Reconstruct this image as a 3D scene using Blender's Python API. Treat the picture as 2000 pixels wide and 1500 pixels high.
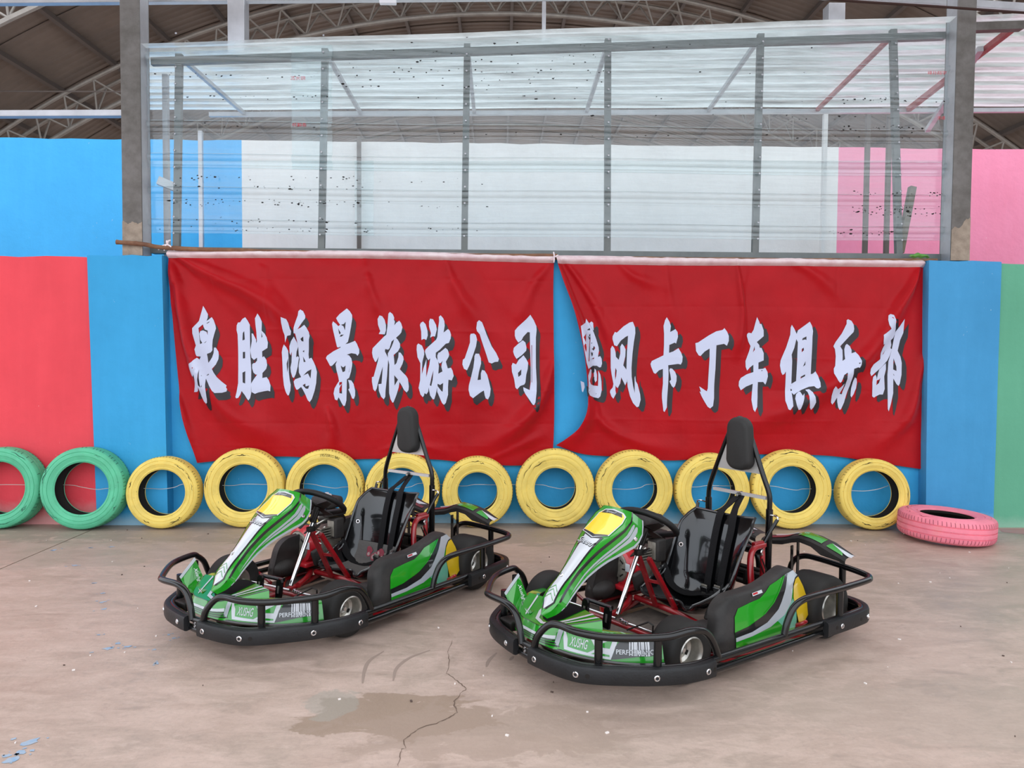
import bpy, bmesh, math, random
import numpy as np
from mathutils import Vector, Matrix
from mathutils.geometry import tessellate_polygon

for o in list(bpy.data.objects):
    bpy.data.objects.remove(o)
SC = bpy.context.scene
COL = SC.collection
PI = math.pi
random.seed(7)
rng = np.random.default_rng(7)

# ------------------------------------------------------------------ camera, sky, exposure
WALL = 6.55                      # y of the low wall the tyres lean on
cam_d = bpy.data.cameras.new('camera'); cam = bpy.data.objects.new('camera', cam_d); COL.objects.link(cam)
cam_d.sensor_width = 36.0; cam_d.lens = 1440.6 / 2000 * 36.0; cam_d.clip_end = 200
_p, _r, _y = math.radians(2.20964), math.radians(0.38874), math.radians(0.95046)
_f = Vector((math.sin(_y) * math.cos(_p), math.cos(_y) * math.cos(_p), -math.sin(_p)))
_rt = Vector((math.cos(_y), -math.sin(_y), 0)); _up = _rt.cross(_f)
_R = math.cos(_r) * _rt + math.sin(_r) * _up; _U = math.cos(_r) * _up - math.sin(_r) * _rt
cam.matrix_world = Matrix(((_R.x, _U.x, -_f.x, 0), (_R.y, _U.y, -_f.y, 0), (_R.z, _U.z, -_f.z, 1.5), (0, 0, 0, 1)))
SC.camera = cam

SC.view_settings.view_transform = 'Standard'; SC.view_settings.look = 'None'
SC.view_settings.gamma = 1.0; SC.view_settings.use_curve_mapping = False
SC.view_settings.exposure = 1.25

world = bpy.data.worlds.new('overcast_sky'); SC.world = world; world.use_nodes = True
wn = world.node_tree.nodes; wl = world.node_tree.links
bg = wn['Background']
tc = wn.new('ShaderNodeTexCoord'); sep = wn.new('ShaderNodeSeparateXYZ'); rmp = wn.new('ShaderNodeValToRGB')
wl.new(tc.outputs['Generated'], sep.inputs[0]); wl.new(sep.outputs['Z'], rmp.inputs[0]); wl.new(rmp.outputs[0], bg.inputs[0])
rmp.color_ramp.elements[0].position = 0.0; rmp.color_ramp.elements[0].color = (0.80, 0.87, 0.97, 1)
rmp.color_ramp.elements[1].position = 0.75; rmp.color_ramp.elements[1].color = (0.93, 0.96, 1.0, 1)
bg.inputs[1].default_value = 1.0

# ------------------------------------------------------------------ helpers
def lin(c):
    if isinstance(c, str):
        c = c.lstrip('#'); c = [int(c[i:i + 2], 16) / 255 for i in (0, 2, 4)]
    return tuple(v / 12.92 if v <= 0.04045 else ((v + 0.055) / 1.055) ** 2.4 for v in c)

def mat(name, col, rough=0.5, metal=0.0, coat=0.0, var=0.0, scale=6.0, bump=0.0, bscale=60.0, col2=None, spec=0.5, thr=(0.35, 0.65), coords='Object', trans=0.0):
    m = bpy.data.materials.new(name); m.use_nodes = True
    nt = m.node_tree; b = nt.nodes['Principled BSDF']
    c = lin(col)
    b.inputs['Base Color'].default_value = (*c, 1); b.inputs['Roughness'].default_value = rough
    b.inputs['Metallic'].default_value = metal; b.inputs['Coat Weight'].default_value = coat
    b.inputs['Coat Roughness'].default_value = 0.04; b.inputs['Specular IOR Level'].default_value = spec
    if var or col2 or bump:
        t = nt.nodes.new('ShaderNodeTexCoord')
    if var or col2:
        n = nt.nodes.new('ShaderNodeTexNoise'); n.inputs['Scale'].default_value = scale; n.inputs['Detail'].default_value = 6; n.inputs['Roughness'].default_value = 0.62
        nt.links.new(t.outputs[coords], n.inputs['Vector'])
        r = nt.nodes.new('ShaderNodeValToRGB'); nt.links.new(n.outputs['Fac'], r.inputs[0])
        r.color_ramp.elements[0].position = thr[0]; r.color_ramp.elements[1].position = thr[1]
        if col2: a, d = c, lin(col2)
        else: a, d = [v * (1 - var) for v in c], [min(1, v * (1 + var)) for v in c]
        r.color_ramp.elements[0].color = (*a, 1); r.color_ramp.elements[1].color = (*d, 1)
        nt.links.new(r.outputs[0], b.inputs['Base Color'])
    if bump:
        n2 = nt.nodes.new('ShaderNodeTexNoise'); n2.inputs['Scale'].default_value = bscale; n2.inputs['Detail'].default_value = 4
        nt.links.new(t.outputs[coords], n2.inputs['Vector'])
        bp = nt.nodes.new('ShaderNodeBump'); bp.inputs['Strength'].default_value = bump; bp.inputs['Distance'].default_value = 0.01
        nt.links.new(n2.outputs['Fac'], bp.inputs['Height']); nt.links.new(bp.outputs[0], b.inputs['Normal'])
    return m

class NT:
    """small helper for bigger node materials"""
    def __init__(s, name):
        s.m = bpy.data.materials.new(name); s.m.use_nodes = True; s.t = s.m.node_tree; s.b = s.t.nodes['Principled BSDF']; s.out = s.t.nodes['Material Output']
    def n(s, typ, **kw):
        x = s.t.nodes.new(typ)
        for k, v in kw.items(): setattr(x, k, v)
        return x
    def l(s, a, b): s.t.links.new(a, b)
    def math(s, op, a, b=None, clamp=False):
        x = s.n('ShaderNodeMath', operation=op); x.use_clamp = clamp
        for i, v in enumerate((a, b)):
            if v is None: continue
            if hasattr(v, 'links'): s.l(v, x.inputs[i])
            else: x.inputs[i].default_value = v
        return x.outputs[0]
    def noise(s, vec, scale, detail=5, rough=0.6, dist=0.0):
        x = s.n('ShaderNodeTexNoise'); x.inputs['Scale'].default_value = scale; x.inputs['Detail'].default_value = detail; x.inputs['Roughness'].default_value = rough; x.inputs['Distortion'].default_value = dist
        s.l(vec, x.inputs['Vector']); return x.outputs['Fac']
    def ramp(s, fac, stops):
        x = s.n('ShaderNodeValToRGB'); s.l(fac, x.inputs[0]); e = x.color_ramp.elements
        while len(e) < len(stops): e.new(0.5)
        for el, (p, c) in zip(e, stops):
            el.position = p; el.color = (c, c, c, 1) if isinstance(c, (int, float)) else (*c, 1)
        return x.outputs[0]
    def mix(s, fac, a, b, blend='MIX'):
        x = s.n('ShaderNodeMix', data_type='RGBA', blend_type=blend); 
        if hasattr(fac, 'links'): s.l(fac, x.inputs[0])
        else: x.inputs[0].default_value = fac
        for i, v in ((6, a), (7, b)):
            if hasattr(v, 'links'): s.l(v, x.inputs[i])
            else: x.inputs[i].default_value = (*v, 1)
        return x.outputs[2]
    def scalev(s, vec, sc):
        x = s.n('ShaderNodeMapping'); s.l(vec, x.inputs[0]); x.inputs['Scale'].default_value = sc; return x.outputs[0]

def catmull(pts, n=8, closed=False):
    P = [np.array(p, float) for p in pts]; out = []; N = len(P)
    rngi = range(N if closed else N - 1)
    for i in rngi:
        if closed: a, b, c, d = P[(i - 1) % N], P[i], P[(i + 1) % N], P[(i + 2) % N]
        else: a, b, c, d = P[max(i - 1, 0)], P[i], P[i + 1], P[min(i + 2, N - 1)]
        if not closed and i == 0: a = 2 * b - c
        if not closed and i == N - 2: d = 2 * c - b
        for k in range(n):
            t = k / n
            out.append(0.5 * ((2 * b) + (-a + c) * t + (2 * a - 5 * b + 4 * c - d) * t * t + (-a + 3 * b - 3 * c + d) * t ** 3))
    if not closed: out.append(P[-1])
    return out

class MB:
    def __init__(s): s.v = []; s.f = []
    def add(s, v, f):
        o = len(s.v); s.v += [tuple(map(float, p)) for p in v]; s.f += [tuple(i + o for i in q) for q in f]; return s
    def grid(s, P, closed_u=False, closed_v=False, flip=False):
        nu, nv = len(P), len(P[0]); o = len(s.v)
        for row in P: s.v += [tuple(map(float, p)) for p in row]
        for i in range(nu if closed_u else nu - 1):
            for j in range(nv if closed_v else nv - 1):
                a, b, c, d = o + i * nv + j, o + ((i + 1) % nu) * nv + j, o + ((i + 1) % nu) * nv + (j + 1) % nv, o + i * nv + (j + 1) % nv
                s.f.append((a, d, c, b) if flip else (a, b, c, d))
        return s
    def tube(s, pts, r, seg=10, closed=False, caps=True, flat=None):
        P = [np.array(p, float) for p in pts]; n = len(P); R = r if hasattr(r, '__len__') else [r] * n
        T = []
        for i in range(n):
            a = P[(i - 1) % n] if (closed or i > 0) else P[i]; b = P[(i + 1) % n] if (closed or i < n - 1) else P[i]
            t = b - a; T.append(t / (np.linalg.norm(t) + 1e-12))
        ref = np.array([0, 0, 1.0]) if abs(T[0][2]) < 0.9 else np.array([1.0, 0, 0])
        u = np.cross(ref, T[0]); u /= np.linalg.norm(u); rows = []
        for i in range(n):
            u = u - T[i] * np.dot(u, T[i]); u /= np.linalg.norm(u) + 1e-12; w = np.cross(T[i], u)
            ang = [2 * PI * k / seg + (PI / 4 if seg == 4 else 0) for k in range(seg)]
            rows.append([P[i] + R[i] * (math.cos(a) * u + math.sin(a) * w) for a in ang])
        o = len(s.v); s.grid(rows, closed_u=closed, closed_v=True, flip=True)
        if caps and not closed:
            s.f.append(tuple(o + k for k in range(seg))); s.f.append(tuple(o + (n - 1) * seg + k for k in reversed(range(seg))))
        return s
    def box(s, c, d, rot=None, bev=0.0):
        hx, hy, hz = d[0] / 2, d[1] / 2, d[2] / 2
        if bev <= 0:
            V = [(-hx, -hy, -hz), (hx, -hy, -hz), (hx, hy, -hz), (-hx, hy, -hz), (-hx, -hy, hz), (hx, -hy, hz), (hx, hy, hz), (-hx, hy, hz)]
            F = [(0, 3, 2, 1), (4, 5, 6, 7), (0, 1, 5, 4), (1, 2, 6, 5), (2, 3, 7, 6), (3, 0, 4, 7)]
        else:
            bm = bmesh.new(); bmesh.ops.create_cube(bm, size=1.0)
            for v in bm.verts: v.co = Vector((v.co.x * d[0], v.co.y * d[1], v.co.z * d[2]))
            bmesh.ops.bevel(bm, geom=list(bm.edges), offset=min(bev, 0.49 * min(d)), segments=3, profile=0.5, affect='EDGES')
            bm.verts.index_update(); V = [tuple(v.co) for v in bm.verts]; F = [tuple(v.index for v in f.verts) for f in bm.faces]; bm.free()
        if rot is not None: V = [tuple(rot @ Vector(v)) for v in V]
        return s.add([(v[0] + c[0], v[1] + c[1], v[2] + c[2]) for v in V], F)
    def lathe(s, prof, seg=32, M=None, a0=0, a1=2 * PI):
        full = abs(a1 - a0 - 2 * PI) < 1e-6; n = seg if full else seg + 1; rows = []
        for k in range(n):
            a = a0 + (a1 - a0) * k / seg
            rows.append([(M @ Vector((r * math.cos(a), r * math.sin(a), h)) if M else Vector((r * math.cos(a), r * math.sin(a), h))) for r, h in prof])
        return s.grid(rows, closed_u=full)
    def prism(s, poly, y0, y1, fn=None):
        """polygon (a,b) extruded along third axis; fn(a,b,t)->xyz"""
        n = len(poly); V = [fn(a, b, y0) for a, b in poly] + [fn(a, b, y1) for a, b in poly]; F = []
        tri = tessellate_polygon([[Vector((a, b, 0)) for a, b in poly]])
        for t in tri: F.append(tuple(reversed(t))); F.append(tuple(i + n for i in t))
        for i in range(n): F.append((i, (i + 1) % n, n + (i + 1) % n, n + i))
        return s.add(V, F)
    def done(s, name, material, parent=None, smooth=40, fix=True):
        me = bpy.data.meshes.new(name); me.from_pydata(s.v, [], s.f)
        if fix:
            bm = bmesh.new(); bm.from_mesh(me); bmesh.ops.remove_doubles(bm, verts=bm.verts, dist=1e-6); bmesh.ops.recalc_face_normals(bm, faces=bm.faces); bm.to_mesh(me); bm.free()
        me.materials.append(material)
        if smooth:
            me.polygons.foreach_set('use_smooth', [True] * len(me.polygons)); me.set_sharp_from_angle(angle=math.radians(smooth))
        me.update(); o = bpy.data.objects.new(name, me); COL.objects.link(o)
        if parent: o.parent = parent
        return o

def tag(o, label=None, cat=None, group=None, kind=None):
    if label: o['label'] = label
    if cat: o['category'] = cat
    if group: o['group'] = group
    if kind: o['kind'] = kind
    return o
def empty(name, loc=(0, 0, 0), rz=0.0):
    o = bpy.data.objects.new(name, None); o.empty_display_size = 0.1; o.location = loc; o.rotation_euler = (0, 0, rz); COL.objects.link(o); return o
def stuff(o): o['kind'] = 'stuff'; return o
def copy_tree(o, parent=None):
    c = o.copy(); COL.objects.link(c)
    if parent: c.parent = parent
    for ch in list(o.children): copy_tree(ch, c)
    return c

def decal_mesh(polys, surf, off, step):
    """polys: list of [outer, hole, ...] loops in (p,q); wrapped on surf(p,q)->xyz, lifted off along the surface normal"""
    bm = bmesh.new()
    for loops in polys:
        vs = []
        for lp in loops: vs += [bm.verts.new((a, b, 0)) for a, b in lp]
        for t in tessellate_polygon([[Vector((a, b, 0)) for a, b in lp] for lp in loops]):
            if len(set(t)) == 3:
                try: bm.faces.new([vs[i] for i in t])
                except ValueError: pass
    return wrap_bm(bm, surf, off, step)
def wrap_bm(bm, surf, off, step):
    if step:
        for ax in (0, 1):
            c = [v.co[ax] for v in bm.verts]
            if not c: continue
            st = step[ax] if hasattr(step, '__len__') else step
            k = math.floor(min(c) / st) + 1
            while k * st < max(c):
                no = [0, 0, 0]; no[ax] = 1; co = [0, 0, 0]; co[ax] = k * st
                bmesh.ops.bisect_plane(bm, geom=bm.verts[:] + bm.edges[:] + bm.faces[:], plane_co=co, plane_no=no, dist=1e-7); k += 1
    e = 1e-3
    if getattr(surf, 'vec', None):       # height-field cloth: lift towards the viewer side of the cloth
        co = np.array([v.co[:] for v in bm.verts]); y = surf.vec(co[:, 0], co[:, 1])
        for v, yy in zip(bm.verts, y): v.co = Vector((v.co.x, float(yy) - off, v.co.y))
    else:
      for v in bm.verts:
        p, q = v.co.x, v.co.y
        a = np.array(surf(p, q), float)
        du = np.array(surf(p + e, q), float) - np.array(surf(p - e, q), float); dv = np.array(surf(p, q + e), float) - np.array(surf(p, q - e), float)
        nrm = np.cross(du, dv); nrm /= np.linalg.norm(nrm) + 1e-12
        v.co = Vector(a + nrm * off)
    bm.verts.index_update(); V = [tuple(v.co) for v in bm.verts]; F = [tuple(v.index for v in f.verts) for f in bm.faces]; bm.free()
    mb = MB(); mb.v = V; mb.f = F; return mb
def decal(name, polys, surf, off, step, material, parent):
    return decal_mesh(polys, surf, off, step).done(name, material, parent, fix=False)

def text_bm(body, size=1.0, shear=0.0, bold=0.0, res=3, spacing=1.0):
    cu = bpy.data.curves.new('lettering', 'FONT'); cu.body = body; cu.size = size; cu.shear = shear; cu.offset = bold; cu.resolution_u = res; cu.space_character = spacing
    cu.align_x = 'LEFT'
    ob = bpy.data.objects.new('lettering_tmp', cu); COL.objects.link(ob)
    bpy.context.view_layer.update()
    me = ob.evaluated_get(bpy.context.evaluated_depsgraph_get()).to_mesh()
    bm = bmesh.new(); bm.from_mesh(me)
    ob.evaluated_get(bpy.context.evaluated_depsgraph_get()).to_mesh_clear()
    bpy.data.objects.remove(ob); bpy.data.curves.remove(cu)
    return bm
def text_decal(name, body, surf, p0, q0, width, height, off, step, material, parent, shear=0.0, bold=0.0, axp=(1, 0), axq=(0, 1)):
    bm = text_bm(body, 1.0, shear, bold)
    if len(bm.verts) == 0: bm.free(); return None
    xs = [v.co.x for v in bm.verts]; ys = [v.co.y for v in bm.verts]
    sx = width / (max(xs) - min(xs)); sy = height / (max(ys) - min(ys)); x0, y0 = min(xs), min(ys)
    for v in bm.verts:
        a, b = (v.co.x - x0) * sx, (v.co.y - y0) * sy
        v.co = Vector((p0 + a * axp[0] + b * axq[0], q0 + a * axp[1] + b * axq[1], 0))
    return wrap_bm(bm, surf, off, step).done(name, material, parent, fix=False)

# banner print and folds, in wall coordinates (mm / m)
GLYPHS = [
  [[[(-2598,1916),(-2581,1888),(-2556,1843),(-2558,1810),(-2568,1784),(-2557,1791),(-2524,1818),(-2508,1794),(-2491,1745),(-2487,1719),(-2502,1667),(-2514,1621),(-2518,1569),(-2517,1529),(-2530,1510),(-2559,1496),(-2552,1463),(-2542,1418),(-2521,1464),(-2507,1503),(-2503,1552),(-2487,1552),(-2465,1517),(-2462,1490),(-2465,1451),(-2485,1405),(-2512,1365),(-2496,1333),(-2470,1293),(-2431,1254),(-2392,1221),(-2396,1205),(-2385,1189),(-2389,1169),(-2419,1159),(-2471,1158),(-2490,1175),(-2516,1221),(-2542,1283),(-2546,1227),(-2544,1161),(-2545,1102),(-2553,1069),(-2567,1061),(-2586,1082),(-2605,1128),(-2618,1181),(-2624,1207),(-2637,1171),(-2654,1162),(-2683,1161),(-2676,1193),(-2660,1240),(-2653,1279),(-2656,1318),(-2675,1297),(-2688,1308),(-2707,1357),(-2707,1397),(-2697,1410),(-2664,1423),(-2622,1463),(-2602,1447),(-2599,1473),(-2625,1475),(-2634,1496),(-2645,1535),(-2640,1568),(-2656,1620),(-2672,1672),(-2678,1718),(-2668,1738),(-2632,1784),(-2611,1862)],[(-2599,1754),(-2635,1721),(-2626,1659),(-2614,1581),(-2599,1591),(-2616,1620),(-2626,1672),(-2619,1695),(-2597,1702),(-2567,1689),(-2559,1660),(-2558,1700),(-2582,1709),(-2593,1732)],[(-2568,1764),(-2542,1781),(-2545,1772),(-2563,1761)],[(-2588,1589),(-2565,1611),(-2575,1594)],[(-2595,1361),(-2605,1319),(-2617,1266),(-2619,1223),(-2596,1204),(-2596,1293)]]],
  [[[(-2231,1819),(-2212,1793),(-2191,1754),(-2192,1623),(-2191,1479),(-2182,1361),(-2182,1229),(-2180,1157),(-2190,1111),(-2204,1091),(-2216,1104),(-2236,1137),(-2265,1173),(-2275,1143),(-2292,1113),(-2308,1109),(-2316,1120),(-2308,1163),(-2295,1242),(-2293,1360),(-2297,1557),(-2301,1668),(-2310,1707),(-2308,1747),(-2296,1773),(-2277,1774),(-2257,1803)],[(-2242,1698),(-2255,1682),(-2259,1616),(-2238,1624)],[(-2256,1515),(-2236,1517),(-2236,1460),(-2256,1458)],[(-2257,1334),(-2233,1347),(-2233,1239),(-2255,1247)]],[[(-2121,1853),(-2101,1820),(-2085,1781),(-2088,1703),(-2062,1677),(-2043,1644),(-2032,1598),(-2037,1552),(-2050,1544),(-2086,1522),(-2085,1470),(-2070,1479),(-2048,1447),(-2041,1401),(-2051,1368),(-2084,1332),(-2084,1288),(-2045,1297),(-2026,1270),(-2010,1224),(-2013,1171),(-2033,1178),(-2072,1171),(-2118,1161),(-2147,1149),(-2177,1164),(-2183,1236),(-2166,1266),(-2147,1295),(-2130,1318),(-2143,1318),(-2163,1335),(-2175,1374),(-2175,1407),(-2165,1417),(-2149,1420),(-2132,1440),(-2132,1466),(-2159,1446),(-2181,1466),(-2188,1505),(-2191,1532),(-2177,1610),(-2177,1679),(-2164,1676),(-2138,1624),(-2139,1591),(-2131,1611),(-2134,1689),(-2142,1755),(-2146,1810)],[(-2090,1689),(-2081,1650),(-2090,1640)]]],
  [[[(-1897,1819),(-1855,1802),(-1839,1770),(-1829,1724),(-1819,1698),(-1826,1665),(-1856,1658),(-1877,1599),(-1878,1665),(-1888,1697),(-1897,1769)]],[[(-1889,1583),(-1869,1560),(-1853,1527),(-1853,1468),(-1852,1389),(-1851,1337),(-1844,1271),(-1835,1231),(-1838,1179),(-1852,1139),(-1861,1136),(-1878,1165),(-1894,1225),(-1903,1310),(-1906,1428),(-1910,1514),(-1902,1553)],[(-1856,1465),(-1869,1416),(-1864,1337),(-1856,1389)]],[[(-1800,1652),(-1774,1597),(-1768,1567),(-1783,1521),(-1788,1472),(-1773,1482),(-1764,1469),(-1775,1390),(-1792,1324),(-1808,1291),(-1821,1297),(-1834,1343),(-1837,1383),(-1827,1429),(-1824,1521),(-1835,1488),(-1842,1508),(-1842,1567),(-1826,1613)]],[[(-1749,1890),(-1724,1875),(-1705,1836),(-1705,1813),(-1724,1784),(-1744,1751),(-1765,1715),(-1738,1731),(-1711,1756),(-1692,1732),(-1672,1693),(-1666,1660),(-1673,1627),(-1676,1548),(-1680,1496),(-1677,1459),(-1657,1469),(-1641,1443),(-1621,1397),(-1608,1345),(-1612,1292),(-1615,1246),(-1628,1180),(-1652,1107),(-1671,1079),(-1688,1094),(-1707,1140),(-1733,1193),(-1746,1212),(-1773,1189),(-1786,1187),(-1802,1219),(-1810,1258),(-1798,1278),(-1746,1298),(-1765,1337),(-1767,1396),(-1758,1456),(-1765,1495),(-1768,1567),(-1777,1626),(-1787,1679),(-1800,1682),(-1796,1731),(-1783,1777),(-1767,1836),(-1764,1875)],[(-1720,1654),(-1745,1633),(-1735,1613),(-1720,1610)],[(-1716,1535),(-1732,1525),(-1719,1515)],[(-1729,1479),(-1706,1433),(-1723,1430)],[(-1657,1368),(-1693,1348),(-1728,1312),(-1687,1331),(-1664,1285)],[(-1710,1242),(-1733,1226),(-1704,1196),(-1684,1196),(-1675,1226),(-1707,1216)]]],
  [[[(-1345,1903),(-1319,1879),(-1299,1846),(-1298,1813),(-1309,1741),(-1322,1669),(-1336,1610),(-1359,1590),(-1326,1598),(-1273,1620),(-1257,1594),(-1237,1545),(-1237,1512),(-1251,1489),(-1267,1505),(-1306,1511),(-1346,1498),(-1326,1491),(-1306,1465),(-1298,1426),(-1300,1400),(-1310,1347),(-1326,1294),(-1346,1281),(-1348,1168),(-1350,1096),(-1363,1049),(-1376,1044),(-1392,1069),(-1412,1109),(-1419,1122),(-1432,1095),(-1451,1102),(-1463,1155),(-1454,1201),(-1431,1241),(-1415,1264),(-1421,1300),(-1438,1366),(-1445,1412),(-1431,1445),(-1477,1398),(-1493,1398),(-1510,1431),(-1529,1467),(-1519,1487),(-1463,1527),(-1401,1560),(-1401,1568),(-1418,1560),(-1431,1563),(-1447,1629),(-1466,1714),(-1474,1766),(-1466,1789),(-1437,1766),(-1420,1747),(-1404,1759),(-1425,1789),(-1439,1817),(-1410,1852)],[(-1355,1787),(-1371,1767),(-1397,1760),(-1375,1747),(-1362,1711)],[(-1421,1734),(-1416,1694),(-1411,1675),(-1398,1687),(-1414,1714)],[(-1409,1654),(-1398,1672),(-1371,1674),(-1391,1657)],[(-1400,1402),(-1379,1386),(-1356,1402),(-1362,1353),(-1382,1343),(-1393,1376)],[(-1320,1396),(-1329,1340),(-1325,1347)],[(-1413,1254),(-1412,1224),(-1391,1241),(-1412,1201),(-1412,1158),(-1389,1155),(-1389,1259)]],[[(-1336,1277),(-1307,1271),(-1287,1241),(-1273,1182),(-1274,1136),(-1284,1109),(-1300,1113),(-1313,1149),(-1333,1192),(-1323,1202),(-1326,1241)]]],
  [[[(-1055,1843),(-1032,1836),(-1012,1806),(-1001,1760),(-1001,1714),(-1012,1678),(-1065,1681),(-1052,1707),(-1071,1760),(-1073,1812)]],[[(-968,1875),(-943,1856),(-930,1826),(-932,1807),(-924,1790),(-929,1758),(-911,1781),(-886,1799),(-870,1778),(-858,1742),(-868,1696),(-884,1676),(-914,1649),(-897,1630),(-879,1597),(-879,1564),(-897,1531),(-935,1498),(-930,1452),(-927,1409),(-910,1426),(-894,1479),(-891,1521),(-874,1518),(-851,1485),(-847,1459),(-858,1419),(-881,1373),(-851,1340),(-825,1314),(-810,1288),(-802,1222),(-805,1189),(-821,1168),(-844,1189),(-864,1228),(-884,1261),(-890,1215),(-910,1149),(-936,1082),(-946,1077),(-963,1109),(-975,1161),(-976,1280),(-973,1412),(-983,1458),(-986,1412),(-993,1313),(-1006,1194),(-1009,1128),(-1022,1107),(-1045,1128),(-1065,1181),(-1069,1240),(-1042,1244),(-1030,1395),(-1042,1359),(-1065,1280),(-1085,1200),(-1098,1175),(-1114,1194),(-1126,1260),(-1126,1302),(-1111,1306),(-1091,1378),(-1075,1438),(-1065,1484),(-1088,1438),(-1098,1436),(-1117,1477),(-1124,1516),(-1119,1556),(-1075,1602),(-1016,1662),(-999,1675),(-989,1741),(-983,1820),(-980,1859)],[(-930,1636),(-953,1616),(-970,1557),(-983,1544),(-1009,1550),(-1012,1530),(-996,1498),(-986,1475),(-986,1511),(-956,1564),(-940,1603)],[(-930,1320),(-897,1281),(-927,1228)]]],
  [[[(-678,1794),(-655,1770),(-638,1711),(-636,1671),(-648,1632),(-671,1641),(-692,1631),(-694,1704),(-705,1763),(-697,1782)]],[[(-615,1819),(-589,1813),(-563,1764),(-556,1724),(-572,1662),(-592,1665),(-615,1652),(-608,1691),(-625,1750),(-625,1796)]],[[(-720,1601),(-687,1582),(-669,1539),(-667,1503),(-683,1440),(-688,1328),(-670,1394),(-647,1464),(-649,1302),(-621,1414),(-614,1471),(-631,1454),(-647,1480),(-661,1526),(-657,1546),(-628,1576),(-562,1635),(-552,1659),(-546,1731),(-536,1797),(-538,1836),(-523,1849),(-500,1823),(-490,1797),(-487,1758),(-497,1698),(-457,1730),(-441,1712),(-431,1679),(-434,1646),(-450,1607),(-477,1600),(-529,1547),(-565,1520),(-565,1481),(-542,1441),(-537,1402),(-542,1336),(-505,1356),(-515,1395),(-512,1422),(-504,1451),(-516,1435),(-532,1425),(-549,1454),(-552,1494),(-542,1520),(-529,1524),(-480,1564),(-460,1547),(-447,1508),(-450,1488),(-476,1442),(-459,1383),(-430,1389),(-416,1363),(-406,1317),(-423,1277),(-452,1284),(-456,1217),(-455,1151),(-475,1078),(-491,1062),(-508,1078),(-534,1138),(-551,1177),(-551,1217),(-564,1151),(-577,1111),(-590,1109),(-614,1144),(-624,1197),(-627,1216),(-630,1177),(-647,1153),(-663,1163),(-670,1137),(-680,1129),(-699,1150),(-716,1209),(-703,1275),(-701,1348),(-701,1427),(-726,1480),(-734,1545),(-732,1585)],[(-585,1365),(-601,1309),(-617,1233),(-604,1226),(-591,1283)],[(-499,1255),(-525,1237),(-548,1247),(-548,1227),(-515,1184),(-502,1177)]]],
  [[[(-258,1688),(-228,1691),(-212,1678),(-202,1639),(-211,1579),(-237,1500),(-270,1407),(-289,1368),(-316,1381),(-330,1420),(-326,1460),(-310,1473),(-283,1552),(-264,1612),(-264,1671)]],[[(-185,1808),(-159,1790),(-143,1751),(-119,1685),(-73,1580),(-33,1521),(-9,1469),(-16,1445),(-45,1442),(-72,1429),(-98,1438),(-118,1501),(-145,1580),(-165,1639),(-179,1685),(-202,1711),(-209,1737),(-202,1790)]],[[(-214,1515),(-184,1514),(-168,1474),(-166,1428),(-184,1355),(-196,1282),(-167,1286),(-167,1342),(-157,1372),(-134,1365),(-111,1329),(-97,1276),(-80,1204),(-87,1144),(-103,1111),(-123,1121),(-133,1150),(-140,1190),(-169,1173),(-209,1143),(-235,1122),(-262,1143),(-275,1196),(-272,1236),(-253,1309),(-233,1394),(-225,1461),(-224,1494)]]],
  [[[(265,1859),(295,1813),(319,1761),(322,1728),(316,1662),(316,1557),(318,1398),(326,1266),(325,1186),(314,1093),(301,1067),(288,1073),(261,1113),(228,1159),(211,1192),(207,1222),(264,1196),(273,1265),(272,1424),(264,1596),(262,1705),(243,1708),(204,1665),(188,1632),(161,1615),(138,1648),(130,1674),(130,1720),(157,1753),(229,1819)],[(277,1593),(282,1593),(285,1262),(281,1266)]],[[(201,1635),(224,1615),(234,1569),(231,1543),(192,1503),(146,1470),(126,1503),(116,1535),(122,1568),(165,1608)]],[[(208,1503),(232,1470),(249,1437),(246,1384),(233,1331),(227,1265),(217,1245),(181,1232),(154,1202),(138,1218),(127,1291),(107,1357),(103,1410),(113,1436),(143,1422),(166,1463)],[(190,1379),(160,1347),(164,1311),(188,1331)]]],
  [[[(700,1759),(752,1793),(758,1829),(785,1790),(825,1715),(850,1650),(872,1578),(875,1548),(867,1493),(888,1500),(900,1476),(904,1434),(895,1403),(880,1400),(859,1415),(823,1415),(772,1388),(753,1439),(724,1595),(712,1667)],[(753,1698),(724,1664),(745,1619)],[(797,1697),(782,1571),(772,1451),(783,1457),(791,1571),(799,1655)],[(830,1592),(818,1559),(827,1547),(842,1571)],[(834,1490),(810,1474),(831,1475)]],[[(787,1790),(806,1806),(821,1793),(826,1733),(822,1724)]],[[(793,1385),(808,1379),(800,1319),(785,1282),(800,1252),(831,1240),(870,1235),(872,1307),(871,1373),(890,1337),(900,1277),(904,1199),(892,1144),(874,1127),(826,1138),(789,1156),(774,1186),(773,1276),(769,1330)]],[[(829,1397),(850,1379),(860,1331),(859,1283),(845,1268),(833,1301),(831,1349)]],[[(707,1282),(734,1270),(740,1228),(729,1183),(720,1192)]]],
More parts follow.
